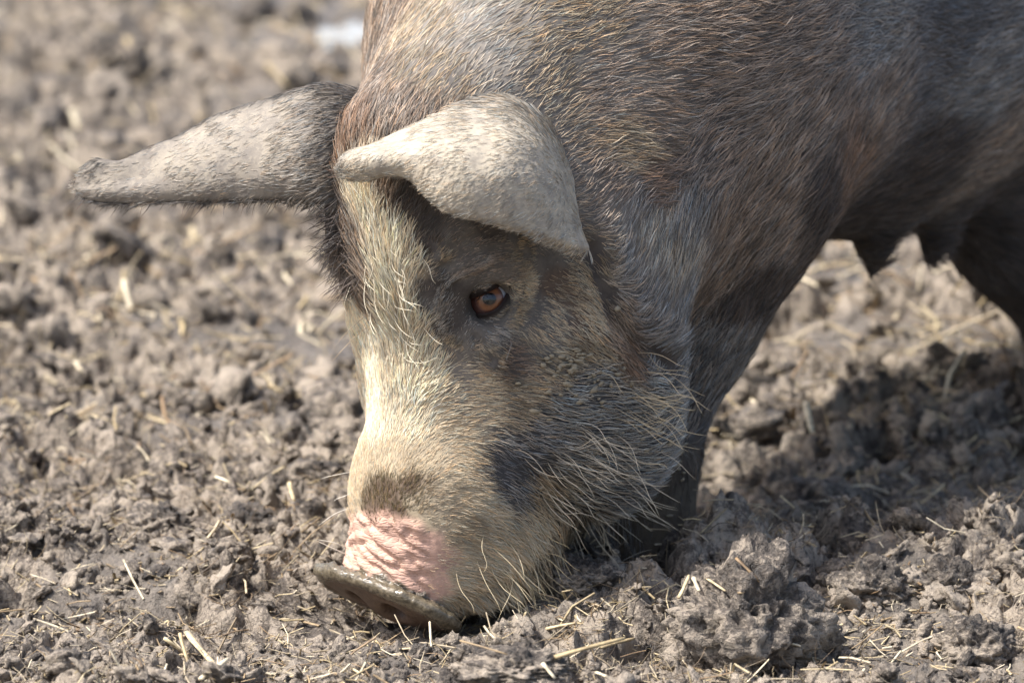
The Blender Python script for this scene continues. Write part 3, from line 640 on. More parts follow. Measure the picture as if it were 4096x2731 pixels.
for c_, gz in ((EYE_N, P(1966, 1190, -.20) - EYE_N), (EYE_F, mirror((P(1966, 1190, -.20))[None])[0] - EYE_F)):
    cw = to_world(c_); gw_ = (gz[0] * AX_U + gz[1] * AX_V + gz[2] * AX_W)
    v, q = uvs(cw, EYE_R, 40, 24, gw_, 0.02, math.pi - .02); em = mesh_from('eyeball', v, q); sgn_ = 1 if c_ is EYE_N else -1; sd_ = (fL[0] * AX_U + fL[1] * AX_V + fL[2] * AX_W) * sgn_; vattr(em, 'side', .5 + .5 * ((v - cw) @ sd_) / EYE_R); eo = child('eyeball', em, M_SCL)
    v, q = uvs(cw, EYE_R * 1.012, 40, 8, gw_, .06, .78); im = mesh_from('iris', v, q); vattr(im, 'ring', np.repeat(np.linspace(.08, 1, 9), 40)); child('iris', im, mi.m, eo).matrix_parent_inverse = Matrix.Identity(4)
    v, q = uvs(cw, EYE_R * 1.030, 32, 4, gw_, .004, .33)
    # a pig's pupil is a wide oval
    ax = gw_ / np.linalg.norm(gw_); t2 = AX_V - ax * (ax @ AX_V); t2 /= np.linalg.norm(t2); r_ = v - cw; v = v - np.outer(r_ @ t2, t2) * .12
    child('pupil', mesh_from('pupil', v, q), M_PUP, eo).matrix_parent_inverse = Matrix.Identity(4)
    v, q = uvs(cw, EYE_R * 1.04, 40, 12, gw_, .004, .95); child('cornea', mesh_from('cornea', v, q), mk.m, eo).matrix_parent_inverse = Matrix.Identity(4)
# ------------------------------------------------------------------ the coat itself: strands of hair
def strand_mat():
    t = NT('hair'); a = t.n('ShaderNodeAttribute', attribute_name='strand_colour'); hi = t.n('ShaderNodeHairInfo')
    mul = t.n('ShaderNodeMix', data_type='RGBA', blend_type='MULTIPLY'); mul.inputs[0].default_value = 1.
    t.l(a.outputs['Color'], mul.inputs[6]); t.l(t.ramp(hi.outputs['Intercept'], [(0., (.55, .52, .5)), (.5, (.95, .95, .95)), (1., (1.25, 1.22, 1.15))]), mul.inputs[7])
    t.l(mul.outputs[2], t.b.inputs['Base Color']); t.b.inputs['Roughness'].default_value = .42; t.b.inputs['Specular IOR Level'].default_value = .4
    return t.m
M_HAIR = strand_mat()
def make_hair(name, root, nrm, tdir, length, lift, colour, radius, npt=5, curl=.12, label=None):
    n = len(root); t = np.linspace(0, 1, npt)
    b = np.cross(nrm, tdir); sw = rng.normal(0, curl, n)[:, None]; s2 = rng.normal(0, curl * .5, n)[:, None]
    pts = np.empty((n, npt, 3)); L = length[:, None]
    for i, ti in enumerate(t):
        pts[:, i] = root - nrm * .0008 + L * (tdir * ti * (1 - .12 * ti) + nrm * (lift[:, None] * (ti - .62 * ti * ti)) + b * (sw * ti * ti + s2 * math.sin(ti * 5)) ) - np.array([0, 0, 1.]) * L * .05 * ti * ti
    cu = bpy.data.hair_curves.new(name); cu.add_curves([npt] * n)
    cu.attributes['position'].data.foreach_set('vector', pts.astype(np.float32).ravel())
    ra = cu.attributes.get('radius') or cu.attributes.new('radius', 'FLOAT', 'POINT')
    prof = np.interp(t, [0, .3, .75, 1], [1, 1, .75, .12])
    ra.data.foreach_set('value', (radius[:, None] * prof[None]).astype(np.float32).ravel())
    ca = cu.attributes.new('strand_colour', 'FLOAT_COLOR', 'CURVE'); ca.data.foreach_set('color', np.concatenate([colour, np.ones((n, 1))], 1).astype(np.float32).ravel())
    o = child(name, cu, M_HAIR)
    if label: o['label'] = label
    return o
NH = 265000
q = AQ; A_, B_, C_, D_ = AW[q[:, 0]], AW[q[:, 1]], AW[q[:, 2]], AW[q[:, 3]]
area = .5 * np.linalg.norm(np.cross(C_ - A_, D_ - B_), axis=1); cen = (A_ + B_ + C_ + D_) / 4; fn = np.cross(C_ - A_, D_ - B_); fn /= np.linalg.norm(fn, axis=1)[:, None] + 1e-12
dens = CO[q].mean(1)[:, 7]; ln_ = CO[q].mean(1)[:, 6]
vd = cen - CAMPOS; vd /= np.linalg.norm(vd, axis=1)[:, None]; fac = -(fn * vd).sum(1)
pxy = project(cen); near = sstep(4500, 4150, pxy[:, 0]) * sstep(-350, -100, pxy[:, 1])
wgt = area * dens * np.where(fac > -.35, 1.0, .12) * np.clip(24 / np.maximum(ln_, 3), .6, 3.2) * (.04 + .96 * near)
# strands inside the head or under the base of an ear are never seen
wgt[(PART[q[:, 0]] == 0) & (fac < -.6)] *= .4
fi = rng.choice(len(q), NH, p=wgt / wgt.sum())
u = rng.random((NH, 2)); u1 = u[:, 0:1]; u2 = u[:, 1:2]
def bil(arr): return (arr[q[fi, 0]] * (1 - u1) + arr[q[fi, 1]] * u1) * (1 - u2) + (arr[q[fi, 3]] * (1 - u1) + arr[q[fi, 2]] * u1) * u2
ANW = AN[:, 0:1] * AX_U + AN[:, 1:2] * AX_V + AN[:, 2:3] * AX_W
root = bil(AW); nrm = bil(ANW); nrm /= np.linalg.norm(nrm, axis=1)[:, None]
co = bil(CO); part = PART[q[fi, 0]]
ok = part == 0; co[ok] = coat(root[ok]) * np.array([1] * 12)
td = co[:, 8:11]; td = td - nrm * (td * nrm).sum(1, keepdims=True); td /= np.linalg.norm(td, axis=1)[:, None] + 1e-9
bb = np.cross(nrm, td); ang = .16 * noise3(root * 30) + .16 * noise3(root * 110 + 4) + rng.normal(0, .11, NH)
td = td * np.cos(ang)[:, None] + bb * np.sin(ang)[:, None]
hl = co[:, 6] * .001 * rng.uniform(.55, 1.2, NH); hl = np.clip(hl, .002, .05)
hc = np.clip(co[:, 3:6], 0, 1)
pale_ = sstep(.35, .6, hc[:, 0]); v_ = np.exp(rng.normal(0, 1, NH) * (.30 - .16 * pale_)) * (1 + (.45 - .3 * pale_) * noise3(root * 55)); dark = (rng.random(NH) < .22) & (part == 0) & (hc[:, 0] < .45)
v_[dark] *= .42
v_[(part > 0) & (rng.random(NH) < .4)] *= .78
red = rng.normal(0, .09, NH)
hc = np.clip(hc * np.clip(v_, .25, 2.2)[:, None] * np.stack([1 + red, np.ones(NH), 1 - red], -1), .004, .95)
rad_ = np.where(part == 0, .00021, .00024) * rng.uniform(.7, 1.25, NH) * np.clip(co[:, 6] / 16, .65, 1.1)
for nm, msk, lb in (('coat_hair', part == 0, None), ('ear_hair', part != 0, None)):
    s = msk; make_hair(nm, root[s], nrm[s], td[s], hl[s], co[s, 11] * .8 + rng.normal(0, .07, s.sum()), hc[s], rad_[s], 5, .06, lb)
# long single bristles: snout whiskers, chin, forehead
bris = []
def bristle(x, y, an, mm, lift, colr, n, spread):
    for _ in range(n):
        h = hit(x + rng.normal(0, spread), y + rng.normal(0, spread))
        if h is None: continue
        p, nn2 = h
        if nn2 @ (p - CAMPOS) > 0: nn2 = -nn2
        a = math.radians(an + rng.normal(0, 14)); v = math.cos(a) * AX_U - math.sin(a) * AX_V
        bris.append((p, nn2, v, mm * .001 * rng.uniform(.7, 1.2), lift, lin(*colr) * rng.uniform(.8, 1.1)))
for (x, y, an) in ((1420, 1880, 165), (1415, 1960, 155), (1405, 2030, 165), (1400, 2080, 175), (1398, 2100, 150), (1395, 2130, 190), (1390, 2150, 140), (1385, 2190, 200), (1380, 2215, 205), (1400, 2060, 145)):
    bristle(x, y, an, 27, .25, (228, 220, 205), 1, 3)
bristle(1345, 960, 150, 26, .3, (62, 52, 46), 70, 34); bristle(1335, 860, 150, 24, .3, (66, 54, 48), 50, 34); bristle(1400, 1110, 145, 30, .3, (90, 76, 66), 36, 28); bristle(1320, 720, -150, 20, .4, (92, 70, 56), 40, 34); bristle(1470, 1260, 120, 36, .3, (170, 150, 120), 4, 15)
bristle(2000, 2250, 55, 44, .45, (222, 205, 168), 16, 70); bristle(2150, 2250, 55, 42, .45, (200, 180, 140), 22, 60); bristle(2350, 2080, 55, 44, .4, (180, 165, 140), 16, 50); bristle(2500, 2020, 30, 44, .4, (170, 160, 140), 12, 40)
bristle(2560, 1600, 20, 40, .35, (205, 185, 150), 40, 90); bristle(2350, 1850, 30, 38, .4, (215, 200, 175), 60, 110); bristle(1990, 1320, 60, 16, .3, (150, 146, 140), 5, 25)
bristle(1520, 1100, 60, 26, .6, (235, 225, 200), 30, 60); bristle(1560, 1350, 40, 26, .6, (235, 225, 200), 24, 60)
# lashes
for i in range(30):
    k = rng.integers(0, len(op)); 
    if on[k, 1] < -.2:
        p = to_world(P(op[k, 0], op[k, 1] - 4, -.142)); bris.append((p, -AX_W, on[k, 0] * .5 * AX_U + AX_V * (-.9) + AX_W * -.5, .008 * rng.uniform(.6, 1.2), .8, lin(40, 32, 30)))
bt = np.array([b[2] for b in bris]); bn = np.array([b[1] for b in bris]); 
bt /= np.linalg.norm(bt, axis=1)[:, None]
make_hair('bristles', np.array([b[0] for b in bris]), bn, bt, np.array([b[3] for b in bris]), np.array([b[4] for b in bris]), np.array([b[5] for b in bris]), np.full(len(bris), .00027), 6, .22)
print('hair', round(time.time() - T0, 1))
# ------------------------------------------------------------------ churned mud
RIDGE = ground_at(3100, 2330); TROD = ground_at(3000, 2000)
SNW = to_world(SNC); LEGW = to_world(H(0.05, -0.33, 0))
FLATS = [(ground_at(3560, 2420), .06, .10), (ground_at(2960, 1470), .07, .16), (ground_at(900, 1640), .10, .16), (ground_at(350, 2600), .07, .08), (ground_at(1250, 2580), .07, .07), (ground_at(3300, 1010), .12, .3), (ground_at(1250, 30), .18, .45)]
def flat_mask(x, y):
    m = sstep(.22, .5, noise2(x * 4.3 + 50, y * 3.6 - 20) + .1)
    for p, rx, ry in FLATS: m = np.maximum(m, sstep(1.15, .7, np.hypot((x - p[0]) / rx, (y - p[1]) / ry) + .35 * noise2(x * 20, y * 20)))
    return m
def height(x, y, fine=True):
    wx = x + .03 * noise2(x * 9, y * 9 + 3); wy = y + .03 * noise2(x * 9 + 31, y * 9)
    big = .026 * fbm2(wx * 3.2, wy * 2.8, 2)
    f1, f2, idd = cell2(wx * 11, wy * 9); clod = np.clip(f2 - f1, 0, .5); top = ((idd * 37) % 97) / 97.0
    f1b, f2b, idb = cell2(wx * 31 + 5, wy * 27, seed=9); clod2 = np.clip(f2b - f1b, 0, .5); topb = ((idb * 53) % 89) / 89.0
    flat = flat_mask(x, y)          # smooth trodden places
    rough = 1 - .8 * flat
    h = big + rough * (.034 * sstep(0, .38, clod) * (top - .3) + .014 * sstep(0, .35, clod2) * (topb - .3))
    h = h - rough * .045 * sstep(.18, .6, noise2(x * 13 + 9, y * 11)) - rough * .018 * sstep(.15, .5, noise2(x * 33 + 19, y * 29)) + .010 * rough * (np.abs(noise2(wx * 24, wy * 20)) - .2)
    h = h + rough * (.013 * (.22 - np.abs(noise2(wx * 17 + 3, wy * 15))) * 2 + .008 * (.22 - np.abs(noise2(wx * 44 + 8, wy * 40))) * 2)
    if fine: h = h + (.35 + .65 * rough) * (.0078 * fbm2(wx * 62, wy * 55, 3, .62) + .0045 * (.3 - np.abs(noise2(wx * 95 + 7, wy * 85))))
    # the crest in front of the pig, the trodden hollow beside its leg
    r = np.exp(-(((y - RIDGE[1] + .10 * (x - RIDGE[0]) * 0) / .13) ** 2)) * sstep(.02, .2, x); h = h + .028 * r
    t = np.exp(-(((x - TROD[0]) / .22) ** 2 + ((y - TROD[1]) / .22) ** 2)); h = h - .040 * t
    d = np.sqrt(((x - SNW[0]) / 1.0) ** 2 + ((y - SNW[1]) / 1.0) ** 2); k = sstep(.13, .06, d); h = h * (1 - .75 * k) - .020 * k
    d2 = np.sqrt((x - LEGW[0]) ** 2 + (y - LEGW[1]) ** 2); h = h + .022 * np.exp(-((d2 - .065) / .03) ** 2)
    far = sstep(6, 30, np.hypot(x, y)); return h * (1 - far)
ys = [-.62]; 
while ys[-1] < 160:
    yy = ys[-1]; st = .0038 if yy < .35 else .0038 + .0085 * min((yy - .35) / 2.2, 1.0) if yy < 3.6 else min((ys[-1] - ys[-2]) * 1.12, 12); ys.append(yy + st)
pre = [-.62]; st = .02
while pre[-1] > -60: st *= 1.3; pre.append(pre[-1] - st)
ys = np.array(pre[:0:-1] + ys); NC = 560
t = np.linspace(-1, 1, NC); ext = np.cumsum(.006 * 1.45 ** np.arange(22))
half = np.clip(ys + 4.42, 3.2, 9) * .0955 * 1.42 + .03
X = half[:, None] * t[None]; X = np.concatenate([-(half[:, None] + ext[None, ::-1]), X, half[:, None] + ext[None]], 1); Yg = np.repeat(ys[:, None], X.shape[1], 1)
Z = height(X, Yg)
amp = sstep(3.5, 1.0, np.abs(Yg)) * sstep(2.5, 1.2, np.abs(X))
dx = .008 * noise2(X * 42, Yg * 36 + 5) * amp + .003 * noise2(X * 120, Yg * 110) * amp; dy = .010 * noise2(X * 38 + 80, Yg * 34) * amp + .003 * noise2(X * 120 + 9, Yg * 110) * amp
gv_ = np.stack([X + dx, Yg + dy, Z], -1); R_, C_n = X.shape; gi = np.arange(R_ * C_n).reshape(R_, C_n)
gq = np.stack([gi[:-1, :-1], gi[:-1, 1:], gi[1:, 1:], gi[1:, :-1]], -1).reshape(-1, 4)
print('ground', gv_.shape)
def mud_mat(name, dry, mid, wet, seed=0.0):
    m = NT(name); tc = m.n('ShaderNodeTexCoord'); mp = m.n('ShaderNodeMapping'); mp.inputs['Location'].default_value = (seed, seed * 2, seed); m.l(tc.outputs['Object'], mp.inputs[0]); v = mp.outputs[0]
    a = m.n('ShaderNodeTexNoise', i_Scale=7., i_Detail=6., i_Roughness=.65); b = m.n('ShaderNodeTexNoise', i_Scale=38., i_Detail=6., i_Roughness=.7, i_Distortion=.8); c = m.n('ShaderNodeTexNoise', i_Scale=240., i_Detail=4., i_Roughness=.7); d = m.n('ShaderNodeTexNoise', i_Scale=700., i_Detail=2.)
    for x in (a, b, c, d): m.l(v, x.inputs['Vector'])
    f = m.math('ADD', m.math('MULTIPLY', a.outputs[0], .7), m.math('ADD', m.math('MULTIPLY', b.outputs[0], .8), m.math('MULTIPLY', c.outputs[0], .5)))
    m.l(m.ramp(f, [(.70, wet), (.95, mid), (1.12, dry), (1.35, tuple(min(1, x * 1.25) for x in dry))]), m.b.inputs['Base Color'])
    for n_ in m.t.nodes:
        if n_.type == 'VALTORGB': n_.color_ramp.interpolation = 'EASE'
    # stops of a ramp end at 1, so the sum is brought into range first
    return m, f, (a, b, c, d)
DRY, MID, WET = tuple(lin(152, 140, 125)), tuple(lin(92, 83, 74)), tuple(lin(42, 37, 33))
def finish_mud(m, f, ns, gloss=True):
    rampn = [n_ for n_ in m.t.nodes if n_.type == 'VALTORGB'][0]
    for l_ in list(m.t.links):
        if l_.to_node == rampn: m.t.links.remove(l_)
    g = m.math('MULTIPLY', m.math('SUBTRACT', f, .75), 2.3); m.l(g, rampn.inputs[0])
    e = rampn.color_ramp.elements
    for el, p in zip(e, (.12, .40, .68, .95)): el.position = p
    rg = m.ramp(g, [(.2, (.38,) * 3), (.5, (.7,) * 3), (.8, (.9,) * 3)]); m.l(rg, m.b.inputs['Roughness']); m.b.inputs['Specular IOR Level'].default_value = .4
    h = m.math('ADD', m.math('MULTIPLY', ns[2].outputs[0], 1.0), m.math('ADD', m.math('MULTIPLY', ns[3].outputs[0], .12), m.math('MULTIPLY', ns[1].outputs[0], 1.6)))
    bp = m.n('ShaderNodeBump', i_Strength=.9, i_Distance=.006); m.l(h, bp.inputs['Height']); m.l(bp.outputs[0], m.b.inputs['Normal']); return m.m
def wet_patch(mat):
    t = mat.node_tree; b = [n for n in t.nodes if n.type == 'BSDF_PRINCIPLED'][0]; at = t.nodes.new('ShaderNodeAttribute'); at.attribute_name = 'wet'
    for nm, val in (('Base Color', (*lin(106, 99, 91), 1)), ('Roughness', None)):
        src = b.inputs[nm].links[0].from_socket; mx = t.nodes.new('ShaderNodeMix'); mx.data_type = 'RGBA'
        k = t.nodes.new('ShaderNodeMath'); k.operation = 'MULTIPLY'; k.inputs[1].default_value = .75; t.links.new(at.outputs['Fac'], k.inputs[0]); t.links.new(k.outputs[0], mx.inputs[0]); t.links.new(src, mx.inputs[6]); mx.inputs[7].default_value = val or (.34, .34, .34, 1); t.links.new(mx.outputs[2], b.inputs[nm])
    return mat
M_MUD = finish_mud(*mud_mat('churned_mud', DRY, MID, WET)); wet_patch(M_MUD); M_MUD2 = finish_mud(*mud_mat('clod_mud', DRY, tuple(lin(90, 82, 74)), tuple(lin(44, 39, 35)), 3.3))
gm = mesh_from('mud_ground', gv_.reshape(-1, 3), gq); vattr(gm, 'wet', flat_mask(X, Yg).ravel())
link('mud_ground', gm, M_MUD, kind='structure', label='churned brown grey mud trodden by the pig')

# loose crumbs of mud: uncountable
def ico(sub):
    bm = bmesh.new(); bmesh.ops.create_icosphere(bm, subdivisions=sub, radius=1); v = np.array([x.co[:] for x in bm.verts]); f = np.array([[y.index for y in x.verts] for x in bm.faces]); bm.free(); return v, f
iv1, if1 = ico(1); iv2, if2 = ico(2); iv3, if3 = ico(3); iv4, if4 = ico(5)
def rnd_pos(n, y0, y1, near=1.0):
    """ground points, denser towards the camera"""
    y = y0 + (y1 - y0) * rng.random(n) ** near; hw = (y + 4.42) * .0955 * 1.28; x = rng.uniform(-1, 1, n) * hw; return x, y
def keep_clear(x, y): return np.hypot(x - SNW[0], y - SNW[1]) > .075
def crumbs(name, n, y0, y1, smin, smax, base, seed, near, pw=3.0):
    bv, bf = base; x, y = rnd_pos(n, y0, y1, near); cl = noise2(x * 7 + seed, y * 6) + .25 * rng.random(n) > -.05; k = keep_clear(x, y) & cl; x, y = x[k], y[k]; n = len(x)
    s = smin + (smax - smin) * rng.random(n) ** pw; V = []; 
    sc = rng.uniform(.6, 1.3, (n, 3)) * s[:, None]; sc[:, 2] *= .75
    a = rng.random(n) * 6.28; ca, sa = np.cos(a), np.sin(a)
    o1 = rng.random((n, 1, 3)) * 90
    v = bv[None] * (.9 + .6 * noise3(bv[None] * 1.3 + o1) + .5 * np.abs(noise3(bv[None] * 2.9 + o1)) + .4 * noise3(bv[None] * 6.5 + o1))[..., None] * sc[:, None]
    tl = rng.normal(0, .5, n)[:, None]; v[..., 2] += v[..., 0] * tl
    v = np.stack([v[..., 0] * ca[:, None] - v[..., 1] * sa[:, None] + x[:, None], v[..., 0] * sa[:, None] + v[..., 1] * ca[:, None] + y[:, None], v[..., 2] + (height(x, y) + sc[:, 2] * .25)[:, None]], -1)
    f = (bf[None] + (np.arange(n) * len(bv))[:, None, None]).reshape(-1, 3)
    return v.reshape(-1, 3), f
va, fa = crumbs('a', 4100, -.5, .9, .0025, .014, (iv3, if3), 3, 1.3); vb, fb = crumbs('b', 10500, -.5, 1.0, .0012, .006, (iv1, if1), 11, 1.3, 2); vc, fc = crumbs('c', 1750, .5, 3.6, .006, .030, (iv3, if3), 21, 1.0)
cv = np.concatenate([va, vb, vc]); cf = np.concatenate([fa, fb + len(va), fc + len(va) + len(vb)])
link('mud_crumbs', mesh_from('mud_crumbs', cv, None, True, cf), M_MUD2, kind='stuff', label='loose crumbs of mud scattered over the churned ground', cat='mud')

# straw
ms = NT('straw'); sa_ = ms.n('ShaderNodeAttribute', attribute_name='straw_colour'); oi = ms.n('ShaderNodeTexNoise', i_Scale=180., i_Detail=3.); tcs = ms.n('ShaderNodeTexCoord'); ms.l(tcs.outputs['Object'], oi.inputs['Vector'])
mx = ms.n('ShaderNodeMix', data_type='RGBA', blend_type='MULTIPLY'); mx.inputs[0].default_value = 1.; ms.l(sa_.outputs['Color'], mx.inputs[6]); ms.l(ms.ramp(oi.outputs[0], [(.3, (.55, .52, .5)), (.6, (1, 1, 1)), (.8, (1.15, 1.12, 1.05))]), mx.inputs[7])
ms.l(mx.outputs[2], ms.b.inputs['Base Color']); ms.b.inputs['Roughness'].default_value = .6; M_STRAW = ms.m
def stalk(p0, p1, r, bend=0.0, seg=5, sides=5, flat=.6):
    """a bent, slightly flattened stalk with cut ends"""
    p0 = np.asarray(p0, float); p1 = np.asarray(p1, float); d = p1 - p0; L = np.linalg.norm(d); d = d / L; s = np.cross(d, [0, 0, 1.]); s /= np.linalg.norm(s) + 1e-9; u = np.cross(s, d); v = []
    for i in range(seg + 1):
        t_ = i / seg; c = p0 + d * L * t_ + (s * bend * .7 + u * abs(bend) * .5) * L * 4 * t_ * (1 - t_); rr = r * (1 - .25 * t_) * (1 + .12 * math.sin(i * 2.3))
        for j in range(sides):
            a = 6.2832 * j / sides; v.append(c + rr * (math.cos(a) * s + flat * math.sin(a) * u))
    q = [(i * sides + j, i * sides + (j + 1) % sides, (i + 1) * sides + (j + 1) % sides, (i + 1) * sides + j) for i in range(seg) for j in range(sides)]
    tr = [(0, j + 1, j) for j in range(1, sides - 1)] + [(seg * sides, seg * sides + j, seg * sides + j + 1) for j in range(1, sides - 1)]
    return np.array(v), q, tr
STRC = [lin(206, 188, 150), lin(188, 168, 128), lin(165, 142, 108), lin(222, 208, 178), lin(140, 116, 86), lin(196, 180, 150)]
def litter(n, y0, y1, lmin, lmax, w0, w1, near, seed):
    x, y = rnd_pos(n, y0, y1, near); cl = noise2(x * 6 + seed, y * 5) + .5 * rng.random(n) > .05; x, y = x[cl], y[cl]; n = len(x)
    L = lmin + (lmax - lmin) * rng.random(n) ** 2.2; a = rng.random(n) * 6.28; el = rng.normal(.12, .32, n); d = np.stack([np.cos(a) * np.cos(el), np.sin(a) * np.cos(el), np.sin(el)], -1)
    c = np.stack([x, y, height(x, y) + .002 + np.abs(np.sin(el)) * L * .3], -1); w = rng.uniform(w0, w1, n)
    s = np.cross(d, [0, 0, 1.]); s /= np.linalg.norm(s, axis=1)[:, None] + 1e-9; u = np.cross(s, d); b = rng.normal(0, .12, n)
    V = np.empty((n, 9, 3))
    for i, t_ in enumerate((-.5, 0., .5)):
        cc = c + d * (L * t_)[:, None] + (s * .7 + u * .5) * (b * L * (.25 - t_ * t_) * 4)[:, None]
        V[:, i * 3] = cc - s * w[:, None]; V[:, i * 3 + 1] = cc + u * (w * .7)[:, None]; V[:, i * 3 + 2] = cc + s * w[:, None]
    qs = [(0, 1, 4, 3), (1, 2, 5, 4), (3, 4, 7, 6), (4, 5, 8, 7), (2, 0, 3, 5), (5, 3, 6, 8)]
    F = (np.array(qs)[None] + (np.arange(n) * 9)[:, None, None]).reshape(-1, 4)
    ci = rng.integers(0, len(STRC), n); colr = np.array(STRC)[ci] * rng.uniform(.55, 1.15, n)[:, None]
    return V.reshape(-1, 3), F, np.repeat(colr, 9, 0)
sets = [litter(14000, -.5, 1.0, .006, .03, .0003, .0009, 1.25, 2), litter(3000, -.5, 1.2, .012, .05, .0006, .0018, 1.2, 7), litter(4800, .6, 3.8, .02, .08, .0010, .0030, 1.0, 13)]
o_ = 0; LVs, LFs, LCs = [], [], []
for v, f, c in sets: LVs.append(v); LFs.append(f + o_); LCs.append(c); o_ += len(v)
lm = mesh_from('straw_litter', np.concatenate(LVs), np.concatenate(LFs), True); vattr(lm, 'straw_colour', np.concatenate(LCs), 'FLOAT_COLOR')
link('straw_litter', lm, M_STRAW, kind='stuff', label='fine chopped straw trodden into the mud', cat='straw')
gbvh = BVHTree.FromPolygons([tuple(x) for x in gv_.reshape(-1, 3)[gi[60:560].ravel()]], [tuple(int(k) for k in f) for f in (lambda g: np.stack([g[:-1, :-1], g[:-1, 1:], g[1:, 1:], g[1:, :-1]], -1).reshape(-1, 4))(np.arange(500 * C_n).reshape(500, C_n))]) if R_ > 560 else None
def on_ground(px, py, lift=.003):
    p = ground_at(px, py)
    for _ in range(4):
        z = float(height(np.array([p[0]]), np.array([p[1]]))[0]); p = ground_at(px, py, z + lift)
    return p
# ------------------------------------------------------------------ clods, puddle
CLODS = []
def on_clod(px, py, lift):
    d = AX_W * DIST + AX_U * (px - 2048) * MPP + AX_V * (1365 - py) * MPP; best = None
    for t_ in CLODS:
        h = t_.ray_cast(Vector(CAMPOS), Vector(d).normalized())
        if h[0] is not None and (best is None or h[3] < best[0]): best = (h[3], np.array(h[0]) + np.array([0, 0, lift]))
    return None if best is None else best[1]
def clod(cx, cy, wpx, hpx, label, seed, lift=.0, sq=1.0, sub=None):
    p = on_ground(cx, cy + hpx * .3, 0); k = MPP * (np.linalg.norm(p - CAMPOS) / DIST); r = np.array([wpx * .5 * k, wpx * .42 * k * sq, hpx * .5 * k])
    bv, bf = sub or (iv4, if4); o = rng.random(3) * 50 + seed
    n = bv * (1 + .34 * noise3(bv * 1.3 + o) + .22 * noise3(bv * 3.1 + o) + .30 * (.25 - np.abs(noise3(bv * 5 + o))) + .20 * (.25 - np.abs(noise3(bv * 11 + o))) + .11 * noise3(bv * 18 + o) + .09 * (.2 - np.abs(noise3(bv * 34 + o))))[:, None] * r
    me = mesh_from('mud_clod', n, None, True, bf); ob = link('mud_clod', me, M_MUD2, label=label, cat='clod', group='clods of mud'); ob.location = p + np.array([0, 0, r[2] * .35 + lift]); CLODS.append(BVHTree.FromPolygons([tuple(x) for x in n + np.array(ob.location)], [tuple(int(z) for z in y) for y in bf])); return ob
clod(2960, 2440, 600, 560, 'large ragged mud clod with straw on top at lower right', 1)
clod(2730, 2560, 240, 220, 'crumbly clod against the left side of the large one', 6, sub=ico(4))
clod(3230, 2560, 220, 240, 'dark clod against the right side of the large one', 7, sub=ico(4))
clod(2300, 2300, 330, 170, 'light crumbly clod on the ground right below the chin', 2)
clod(3480, 2330, 300, 200, 'clod on the lit crest behind the smooth wet patch', 3)
clod(3800, 2330, 330, 220, 'rough clod on the lit crest near the right edge', 4)
clod(3900, 2560, 300, 230, 'broken dark clod in the lower right corner', 5)
clod(1000, 2100, 260, 200, 'fibrous clod on the dark mud left of the muzzle', 8)
clod(640, 2080, 280, 170, 'pale crumbly clod at mid left among dark hollows', 9)
clod(450, 230, 330, 230, 'dark blurred clod at top left', 10)
clod(3250, 2010, 420, 260, 'grey wet slab of mud standing in the shade behind the foreleg', 11)
clod(1260, 1880, 220, 110, 'smooth grey slab of mud beside the bridge of the nose', 12)
clod(2050, 2660, 420, 150, 'straw filled clod at the bottom edge below the snout', 13)
clod(150, 2250, 300, 180, 'straw flecked clod at the lower left edge', 14)
def straw(x0, y0, x1, y1, wpx, col, label, bend=.03, lift=(.008, .011), group=None):
    p0 = on_clod(x0, y0, .005) ; p1 = on_clod(x1, y1, .005)
    p0 = on_ground(x0, y0, lift[0]) if p0 is None else p0; p1 = on_ground(x1, y1, lift[1]) if p1 is None else p1
    dist = (np.linalg.norm((p0 + p1) / 2 - CAMPOS)) / DIST
    # a stalk is never longer than a stalk: lift the far end if the line of sight runs off too far
    if np.linalg.norm(p1 - p0) > 3.0 * math.hypot(x1 - x0, y1 - y0) * MPP * dist:
        d = p1 - p0; up = math.hypot(x1 - x0, y1 - y0) * MPP * dist; sgn = 1 if y1 < y0 else -1
        lo, hi_ = (p0, (x1, y1)) if sgn > 0 else (p1, (x0, y0))
        k = AX_W * DIST + AX_U * (hi_[0] - 2048) * MPP + AX_V * (1365 - hi_[1]) * MPP
        tt = ((lo - CAMPOS) @ AX_W + .02) / DIST; q2 = CAMPOS + k * tt
        p0, p1 = (lo, q2) if sgn > 0 else (q2, lo)
    v, q, tr = stalk(p0, p1, wpx * MPP * dist * .5, bend); me = mesh_from('straw_stalk', v - p0, q, True, tr); vattr(me, 'straw_colour', np.repeat((np.asarray(col) * rng.uniform(.85, 1.05))[None], len(v), 0), 'FLOAT_COLOR')
    o = link('straw_stalk', me, M_STRAW, label=label, cat='straw', group=group); o.location = p0; return o
S0, S1, S2, S3, S4, S5 = STRC
GS = 'straw stalks lying on the mud'
straw(657, 2550, 784, 2650, 26, S0, 'pale straw stalk left of two parallel stalks at lower left', lift=(.016, .018), group=GS)
straw(748, 2527, 935, 2735, 30, S0, 'longest pale straw stalk running off the bottom edge at lower left', lift=(.016, .018), group=GS)
straw(803, 2714, 912, 2632, 28, S3, 'short pale straw stub crossing over another stalk at bottom left', lift=(.024, .026), group=GS)
straw(720, 2530, 757, 2660, 16, S1, 'thin upright straw sliver between the two parallel stalks at lower left', lift=(.016, .018), group=GS)
straw(2219, 2651, 2499, 2550, 30, S1, 'long tan straw stalk sloping up to the large clod', lift=(.006, .010), group=GS)
straw(2183, 2514, 2302, 2490, 26, S0, 'flat pale straw piece below the chin', group=GS)
straw(2171, 2675, 2219, 2735, 22, S3, 'whitish straw stub at the bottom edge below the snout', group=GS)
straw(2385, 2687, 2445, 2711, 20, S3, 'small bright straw chip just left of the large clod', group=GS)
straw(1487, 2440, 1552, 2505, 12, S1, 'thin straw splinter stuck to the front of the snout disc', lift=(.012, .004), group=GS)
